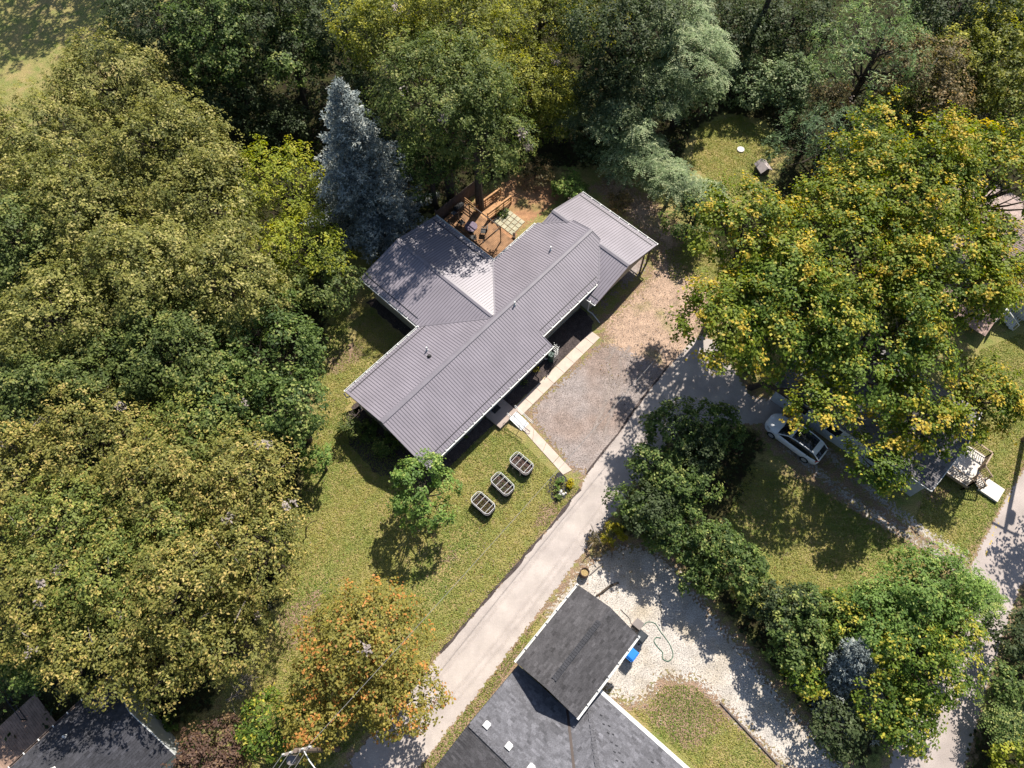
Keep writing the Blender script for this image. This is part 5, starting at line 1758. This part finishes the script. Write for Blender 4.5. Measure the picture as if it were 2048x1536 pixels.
# --- the big maples
GM = 'big yellowing maples on the right'
for pal, u, v, R, h, lab, nl in (
    ('maple', 1800, 375, 6.0, 13, 'huge yellowing maple farthest back below the brown tree', 24),
    ('maple', 1990, 360, 4.6, 12, 'yellowing maple at the right edge beside the brown roof', 18),
    ('maple', 1490, 465, 4.0, 13, 'orange-tipped maple nearest the garage dirt yard', 18),
    ('maple', 1690, 500, 5.4, 13, 'yellowing maple in the middle of the big group', 24),
    ('maplegreen', 1560, 620, 5.0, 12, 'greener maple hanging over the dirt yard and wire', 22),
    ('maple', 1880, 560, 4.8, 12, 'yellowing maple between the two roofs on the right', 20),
    ('maple', 2020, 500, 3.6, 11, 'yellowing maple at the right edge hiding most of the brown roof', 14),
    ('maplegreen', 1730, 680, 5.0, 11, 'green maple over the roof of the white house', 22),
    ('maple', 1465, 640, 3.5, 12, 'orange-tipped maple limb shading the lane bend', 16),
    ('maple', 1970, 790, 2.8, 8, 'yellow maple spreading over the grass right of the white house', 14),
    ('maple', 1645, 815, 2.0, 9, 'orange and yellow maple branch hanging beside the white car', 14),
    ('maple', 1840, 830, 3.0, 8, 'yellow and orange maple above the deck end of the roof', 14),
    ('maplegreen', 1765, 930, 2.0, 6.5, 'green maple in front of the long white wall', 14),
):
    bs_ = {(1465, 640): (1500, 735), (1645, 815): (1500, 775), (1765, 930): (1742, 960), (1490, 465): (1440, 600)}.get((u, v))
    tree('maple_tree', pal, u, v, R, h, lab, base=bs_, leaf=.22, cov=2.8 if R > 4.4 else 2.6, clump=.55, nl=nl, lobe=.33, spread=.74, spray=.8, group=GM, twigs=5, vr=.62, wid=.75)
# --- hedge between lane and the small lawn
GH = 'dark shrubs between the lane and the small lawn'
for pal, u, v, R, h, lab in (
    ('hedge', 1350, 860, 2.3, 5.4, 'dark shrub farthest up the hedge, in the lane bend'),
    ('hedge', 1430, 850, 2.0, 5.3, 'dark tall shrub at the hedge end nearest the white car'),
    ('deep', 1400, 900, 2.0, 5.4, 'blackish shrub behind the two uppermost hedge shrubs'),
    ('hedge', 1310, 930, 2.0, 4.8, 'yellow-topped dark shrub against the lane shadow'),
    ('hedge', 1370, 970, 2.2, 5.4, 'dark brownish shrub in the middle of the hedge'),
    ('deep', 1300, 1020, 2.0, 4.8, 'blackish shrub hidden in the hedge middle'),
    ('hedge', 1260, 1010, 1.6, 4.1, 'light-tipped shrub bulging onto the lane edge'),
    ('hedge', 1340, 1060, 2.2, 4.8, 'smooth dark shrub beside the start of the white gravel'),
    ('hedge', 1420, 1090, 2.0, 5.0, 'shrub where the hedge meets the corner of the small lawn'),
    ('hedge', 1480, 1130, 2.1, 5.3, 'light-tipped shrub below the small lawn corner'),
    ('hedge', 1400, 1150, 1.6, 3.6, 'low shrub along the shaded white gravel'),
    ('walnutgreen', 1505, 1190, 1.5, 3.8, 'yellowish shrub in the hedge along the gravel'),
    ('deep', 1560, 1210, 2.0, 4.8, 'dark shrub after the yellowish one in the hedge'),
    ('hedge', 1620, 1220, 2.0, 5.0, 'green shrub under the small lawn, lower side'),
    ('hedge', 1590, 1290, 2.0, 4.8, 'green shrub bordering the gravel beside the bluish fir'),
):
    shrub('shrub', pal, u, v, R, h, lab, group=GH, cov=3.0)
tree(B_, 'yellow', 1230, 1068, .85, 1.6, 'bright yellow bush on the lane edge', 'bush', leaf=.13, clump=.22, nl=8, rt=.04)
tree(B_, 'walnutgreen', 1290, 985, 1.2, 3.0, 'pale yellow-tipped bush leaning onto the lane', 'bush', leaf=.18, clump=.3, nl=8, rt=.04)
tree(B_, 'brownish', 1200, 1085, .9, 1.0, 'dry brown weed clump beside the bright yellow bush', 'bush', leaf=.10, clump=.2, nl=8, cov=1.4, rt=.03, twigs=6)
for pal, u, v, R, h, lab in (
    ('young', 1850, 1180, 2.9, 6.5, 'dark green tree at the gravel mouth by the paved road'),
    ('young', 1760, 1240, 2.6, 6, 'green tree between the small lawn and the road trees'),
    ('maplegreen', 1690, 1250, 2.0, 4.5, 'mid green tree behind the bluish fir'),
    ('maplegreen', 1840, 1330, 2.8, 6.5, 'yellow-green tree leaning over the paved road'),
    ('maplegreen', 1610, 1350, 1.4, 3.4, 'yellow-green tree on the left of the bluish fir'),
    ('maplegreen', 1790, 1420, 2.4, 5, 'dark tree below the bluish fir near the lower edge'),
    ('deep', 1680, 1460, 1.8, 3.5, 'deep shade shrub along the lower end of the white gravel'),
    ('maplegreen', 1900, 1260, 1.9, 4.5, 'green tree whose shadow falls on the paved road'),
):
    tree(B_, pal, u, v, R, h, lab, leaf=.2, cov=3.0, clump=.4, nl=14, group='trees between white gravel and paved road')
conifer('fir_tree', 'spruce', (1690, 1395), (1722, 1290), 2.5, 'small bluish fir among the green trees near the paved road', dens=1.2, droop=.15, gap=.32)
t = frond_tree('frond_tree', 1955, 1190, 1.2, 4.5, 'frond-leaved small tree overhanging the paved road', 'young', n=22, fl=.9); t['group'] = GF
for u, v, R, h, pal, lab in ((2040, 1270, 1.8, 4, 'deep', 'dark shrub at the right edge across the road, uppermost'), (2025, 1380, 1.6, 4, 'hedge', 'green shrub at the right edge below the dark one'),
                             (2035, 1520, 1.6, 3.4, 'bright', 'bright green bush in the lower right corner')):
    shrub('shrub', pal, u, v, R, h, lab, group='shrubs across the paved road')
t = frond_tree('frond_tree', 2010, 1440, 1.3, 3.2, 'frond-leaved low tree across the road in the lower right', 'hedge', n=26, fl=.8); t['group'] = GF
# trees beyond the frame whose shade is seen
tree(B_, 'deep', 2200, 960, 2.6, 8, 'dark tree beyond the right edge shading the paved road', leaf=.25, cov=2.0)
tree(B_, 'deep', 80, -330, 6.5, 17, 'dark tree beyond the upper left corner shading the lawn', leaf=.28, cov=2.2)
tree(B_, 'deep', 270, -320, 6.5, 17, 'dark tree beyond the upper edge between the corner lawn and the wood', leaf=.28, cov=2.2)
# --- lawn trees and house plants
tree(B_, 'young', 842, 978, 2.6, 6, 'small fresh green maple on the lawn at the house corner', leaf=.20, cov=2.6, clump=.36, nl=14, spread=.66, lobe=.36)
tree(B_, 'young', 636, 915, 1.15, 3.6, 'slender green sapling standing alone at the lawn edge', leaf=.17, cov=2.6, clump=.28, nl=9)
tree(B_, 'autumn', 725, 1290, 3.9, 9, 'large orange and yellow autumn tree beside the lane', leaf=.19, cov=2.9, clump=.4, nl=20, webs=2)
tree(B_, 'autumn', 790, 1390, 2.6, 7, 'orange-tinted autumn tree overhanging the lane', leaf=.19, cov=2.8, clump=.38, nl=14)
tree(B_, 'autumn', 640, 1420, 2.5, 7, 'green and orange autumn tree left of the utility pole', leaf=.19, cov=2.6, clump=.38, nl=14)
tree(B_, 'maplegreen', 545, 1455, 1.9, 5, 'light green tree left of the orange trees at the lower edge', leaf=.19, cov=2.6, clump=.36)
shrub('shrub', 'oakgreen', 702, 850, 1.05, 2.6, 'loose grey-green shrub at the house corner by the white downspout', leaf=.15, cov=1.6, clump=.25, nl=7)
shrub('shrub', 'hedge', 775, 895, 1.2, 1.3, 'broad dark green shrub in the shade of the gable', leaf=.16, clump=.28)
shrub('shrub', 'hedge', 740, 860, .8, 1.0, 'small dark shrub under the eave of the gable end', leaf=.16, clump=.25)
shrub('shrub', 'young', 1140, 378, 1.7, 1.8, 'light green shrub left of the far garage corner', leaf=.18, clump=.3)
shrub('shrub', 'brownish', 1240, 405, 1.3, 1.2, 'brown leaved shrub behind the garage eave', leaf=.16, cov=1.6, clump=.3)
shrub('shrub', 'hedge', 1005, 425, .55, .5, 'leafy bed plants along the foot of the railed ramp', leaf=.13, clump=.2, nl=6)
shrub('shrub', 'brownish', 1070, 350, 1.8, 1.6, 'dry brown brush on the orange earth behind the ramp', leaf=.15, cov=1.3, clump=.3)
for u, v, lab in ((300, 1430, 'round light green shrub nearest the gable peak wall'), (340, 1447, 'round light green shrub in the middle beside the pale wall'), (380, 1485, 'round light green shrub at the lower end of the pale wall')):
    shrub('shrub', 'young', u, v, .55, .9, lab, leaf=.12, clump=.18, nl=6, group='three shrubs along the pale wall')
shrub('flower_bush', 'mum', 1140, 967, .34, .55, 'yellow flowering bush at the end of the sidewalk', 'flower bush', leaf=.07, clump=.11, nl=9, cov=3.5)
for u, v, R, lab in ((1120, 962, .32, 'leafy green plant beside the yellow flowers'), (1112, 977, .28, 'green plant in the middle of the black mulch bed'), (1115, 995, .26, 'green plant at the lower end of the black mulch bed')):
    shrub('bed_plant', 'young', u, v, R, .5, lab, 'plant', leaf=.11, clump=.15, nl=6, cov=1.8, group='plants in the black mulch bed')
for u, v, R, pal, lab in ((1048, 768, .3, 'hedge', 'low shaded plant in the mulch near the porch'), (968, 831, .22, 'hedge', 'low plant under the eave left of the porch'), (931, 874, .22, 'hedge', 'low plant farthest left in the eave shadow'), (1072, 738, .26, 'yellow', 'yellowish plant in the sunny mulch by the barrel')):
    shrub('bed_plant', pal, u, v, R, .35, lab, 'plant', leaf=.10, clump=.14, nl=6, cov=1.3, group='plants in the house mulch bed')
for i, (u, v, r) in enumerate(((1121, 983, .16), (1126, 989, .13), (1131, 987, .1), (1119, 990, .1))):
    p = P(u, v); q = MB(); q.tube([p, p + Vector((0, 0, .1)), p + Vector((0.02, 0, .16))], [r, r * .9, r * .4], 7)
    tag(q.build('garden_stone', M['stone']), ('largest', 'second largest', 'lightest small', 'leftmost small')[i] + ' round stone in the black mulch bed', 'stone', 'stones in the black mulch bed')
# sparse fallen branch
fb = thing('fallen_branch', 'bare pale fallen branch with forked twigs lying on the lawn', 'branch', P(480, 1385))
rg = np.random.default_rng(5); m = MB()
main = smooth_pts([P(452, 1400, .1), P(470, 1392, .5), P(482, 1378, .8), P(490, 1362, .9), P(500, 1356, .7)])
m.tube(main, .05, 5)
for i in range(2, len(main) - 1):
    for s in (-1, 1):
        d = Vector(unit(np.array(main[i] - main[i - 1]) + rg.normal(size=3) * .05)); d = d * .6 + Vector((-d.y, d.x, 0)) * s * rg.uniform(.3, .9) + Vector((0, 0, .1))
        a = main[i]; b = a + d * rg.uniform(.4, 1.2); m.tube([a, a.lerp(b, .5) + Vector((0, 0, .08)), b], [.03, .02, .008], 4)
        m.tube([a.lerp(b, .5), a.lerp(b, .5) + d.cross(Vector((0, 0, 1))) * .4], [.018, .006], 4)
m.build('limb', M['bark_pale'], fb)
sn = thing('dead_sapling', 'thin dead leaning sapling with few leaves beside the lawn', 'sapling', P(612, 1075))
m = MB(); m.tube([P(612, 1075), P(612, 1055, 1.0), P(622, 1045, 2.0), P(634, 1041, 2.6)], [.06, .05, .035, .02], 6); m.tube([P(614, 1058, .8), P(606, 1045, 1.6)], [.03, .01], 5); m.build('stem', M['bark'], sn)

# ------------------------------------------------------------------ ground cover
def region_scatter(polys, n, rg):
    A = [np.array(p) for p in polys]
    ar = np.array([(p[:, 0].max() - p[:, 0].min()) * (p[:, 1].max() - p[:, 1].min()) for p in A])
    out = []
    for p, a in zip(A, ar):
        k = int(n * a / ar.sum())
        q = np.stack([rg.uniform(p[:, 0].min(), p[:, 0].max(), k), rg.uniform(p[:, 1].min(), p[:, 1].max(), k)], 1)
        out.append(q[inside([tuple(x) for x in p], q[:, 0], q[:, 1])])
    return np.concatenate(out)


def smooth_noise(x, y, s, rg):
    r = np.zeros(len(x))
    for i in range(7):
        a = rg.uniform(0, 6.28); f = s * rg.uniform(.6, 1.8)
        r += np.sin((x * math.cos(a) + y * math.sin(a)) * f + rg.uniform(0, 6.28))
    return r / 7


rg = np.random.default_rng(11)
# undergrowth below the woods
q = region_scatter(SHADED_LITTER, 70000, rg)
hh = np.clip(.5 + 1.3 * smooth_noise(q[:, 0], q[:, 1], 1.4, rg), 0, 1.6)
k = hh > .12
for p in CLEARS: k &= ~inside(p, q[:, 0], q[:, 1])
q, hh = q[k], hh[k]
pos = np.stack([q[:, 0], q[:, 1], hh * rg.uniform(.55, 1.0, len(q))], 1)
nrm = unit(rg.normal(size=pos.shape) * .6 + np.array([0, 0, 1.]))
t_ = rg.uniform(0, 1, (len(q), 1))
col = np.array([.016, .028, .009]) * (1 - t_) + np.array([.060, .080, .024]) * t_  # greens darkened so the colour carries part of the woodland shade
L_ = rg.uniform(.2, .42, len(q))
tag(link('undergrowth', leaf_mesh('undergrowth', pos, nrm, L_, L_ * .6, col, rg), M['leaf'], None, 'stuff'), 'low leafy undergrowth covering the floor of the woods', 'undergrowth')
# grass tufts on the lawns
LAWN = [px((430, 1540), (560, 1250), (600, 1000), (640, 800), (640, 690), (690, 600), (700, 720), (720, 640), (700, 600), (830, 660), (690, 790), (850, 960), (1000, 840), (1120, 960), (1160, 975), (1040, 1120), (880, 1303), (800, 1404), (650, 1540)),
        px((820, 1536), (1150, 1150), (1110, 1190), (1040, 1310), (880, 1536)), px((1320, 1370), (1400, 1370), (1520, 1500), (1570, 1550), (1400, 1540), (1260, 1420)),
        px((1420, 1100), (1500, 930), (1600, 960), (1900, 1130), (1800, 1200), (1600, 1190)), px((1380, 330), (1400, 250), (1480, 230), (1570, 290), (1480, 400)),
        px((1830, 1040), (1880, 900), (1960, 700), (2060, 660), (2060, 910), (1940, 1120)),
        px((1330, 500), (1420, 480), (1440, 560), (1340, 560))]
q = region_scatter(LAWN, 330000, rg)
bad = np.zeros(len(q), bool)
for p in (LANE, PARK, WHITE, ROAD, w2([(-.2, -.3), (27, -.3), (27, 9), (16, 16), (7, 16), (7, 9), (-.5, 9)])): bad |= inside(p, q[:, 0], q[:, 1])
dn = smooth_noise(q[:, 0], q[:, 1], .8, rg)
q, dn = q[~bad], dn[~bad]
n = len(q)
hgt = rg.uniform(.03, .085, n)
pos = np.stack([q[:, 0], q[:, 1], hgt * .55], 1)
up = unit(rg.normal(size=(n, 3)) * .45 + np.array([0, 0, 1.]))
nr = unit(rg.normal(size=(n, 3)) * .7 + np.array([0, 0, .8]))
t_ = np.clip(.5 + dn[:, None] * .8 + rg.normal(size=(n, 1)) * .28, 0, 1)
col = np.array([.150, .215, .038]) * (1 - t_) + np.array([.35, .315, .085]) * t_
tag(link('grass', leaf_mesh('grass', pos, nr, rg.uniform(.09, .17, n), rg.uniform(.03, .06, n), col, rg), M['grassblade'], None, 'stuff'), 'short olive and dry yellow lawn grass tufts', 'grass')
# fallen leaves along the lane edges and under the trees
q = region_scatter(LAWN[:4] + [YARD, px((1090, 1200), (1240, 1060), (1300, 1120), (1180, 1300)), px((820, 1560), (1080, 1220), (1120, 1220), (860, 1560)), px((1060, 340), (1200, 380), (1330, 480), (1420, 560), (1380, 640), (1300, 500), (1240, 420))], 16000, rg)
k = (smooth_noise(q[:, 0], q[:, 1], .5, rg) + rg.normal(size=len(q)) * .3) > .12
q = q[k]; n = len(q)
pos = np.stack([q[:, 0], q[:, 1], rg.uniform(.05, .09, n)], 1)
ci = rg.integers(0, 4, n)
col = np.array([(.29, .19, .10), (.24, .12, .05), (.32, .25, .07), (.34, .28, .22)])[ci] * rg.uniform(.7, 1.2, (n, 1))
L_ = rg.uniform(.06, .13, n)
tag(link('fallen_leaves', leaf_mesh('fallen_leaves', pos, unit(rg.normal(size=(n, 3)) * .3 + np.array([0, 0, 1.])), L_, L_ * .7, col, rg), M['leaf'], None, 'stuff'), 'scattered dry fallen leaves on lawn and dirt', 'leaves')
# loose stones on the gravel
q = region_scatter([PARK, WHITE, YARD, DRIVE], 52000, rg)
bad = inside(LANE, q[:, 0], q[:, 1]) | inside(w2([(0, 0), (27, 0), (27, 8.5), (0, 8.5)]), q[:, 0], q[:, 1])
q = q[~bad]; n = len(q)
pos = np.stack([q[:, 0], q[:, 1], np.full(n, .022)], 1)
g_ = rg.uniform(.15, .34, (n, 1))
inW = inside(WHITE, q[:, 0], q[:, 1])
col = g_ * np.array([1., .84, .74]); col[inW] = (g_[inW] * .9 + .1) * np.array([1., .94, .86])
L_ = rg.uniform(.035, .075, n)
tag(link('loose_gravel', leaf_mesh('loose_gravel', pos, unit(rg.normal(size=(n, 3)) * .45 + np.array([0, 0, 1.])), L_, L_ * .8, col, rg, .1), M['grassblade'], None, 'stuff'), 'loose pale gravel stones on the parking and drive', 'gravel')
print('LEAVES', LEAFCOUNT[0], 'objects', len(bpy.data.objects))
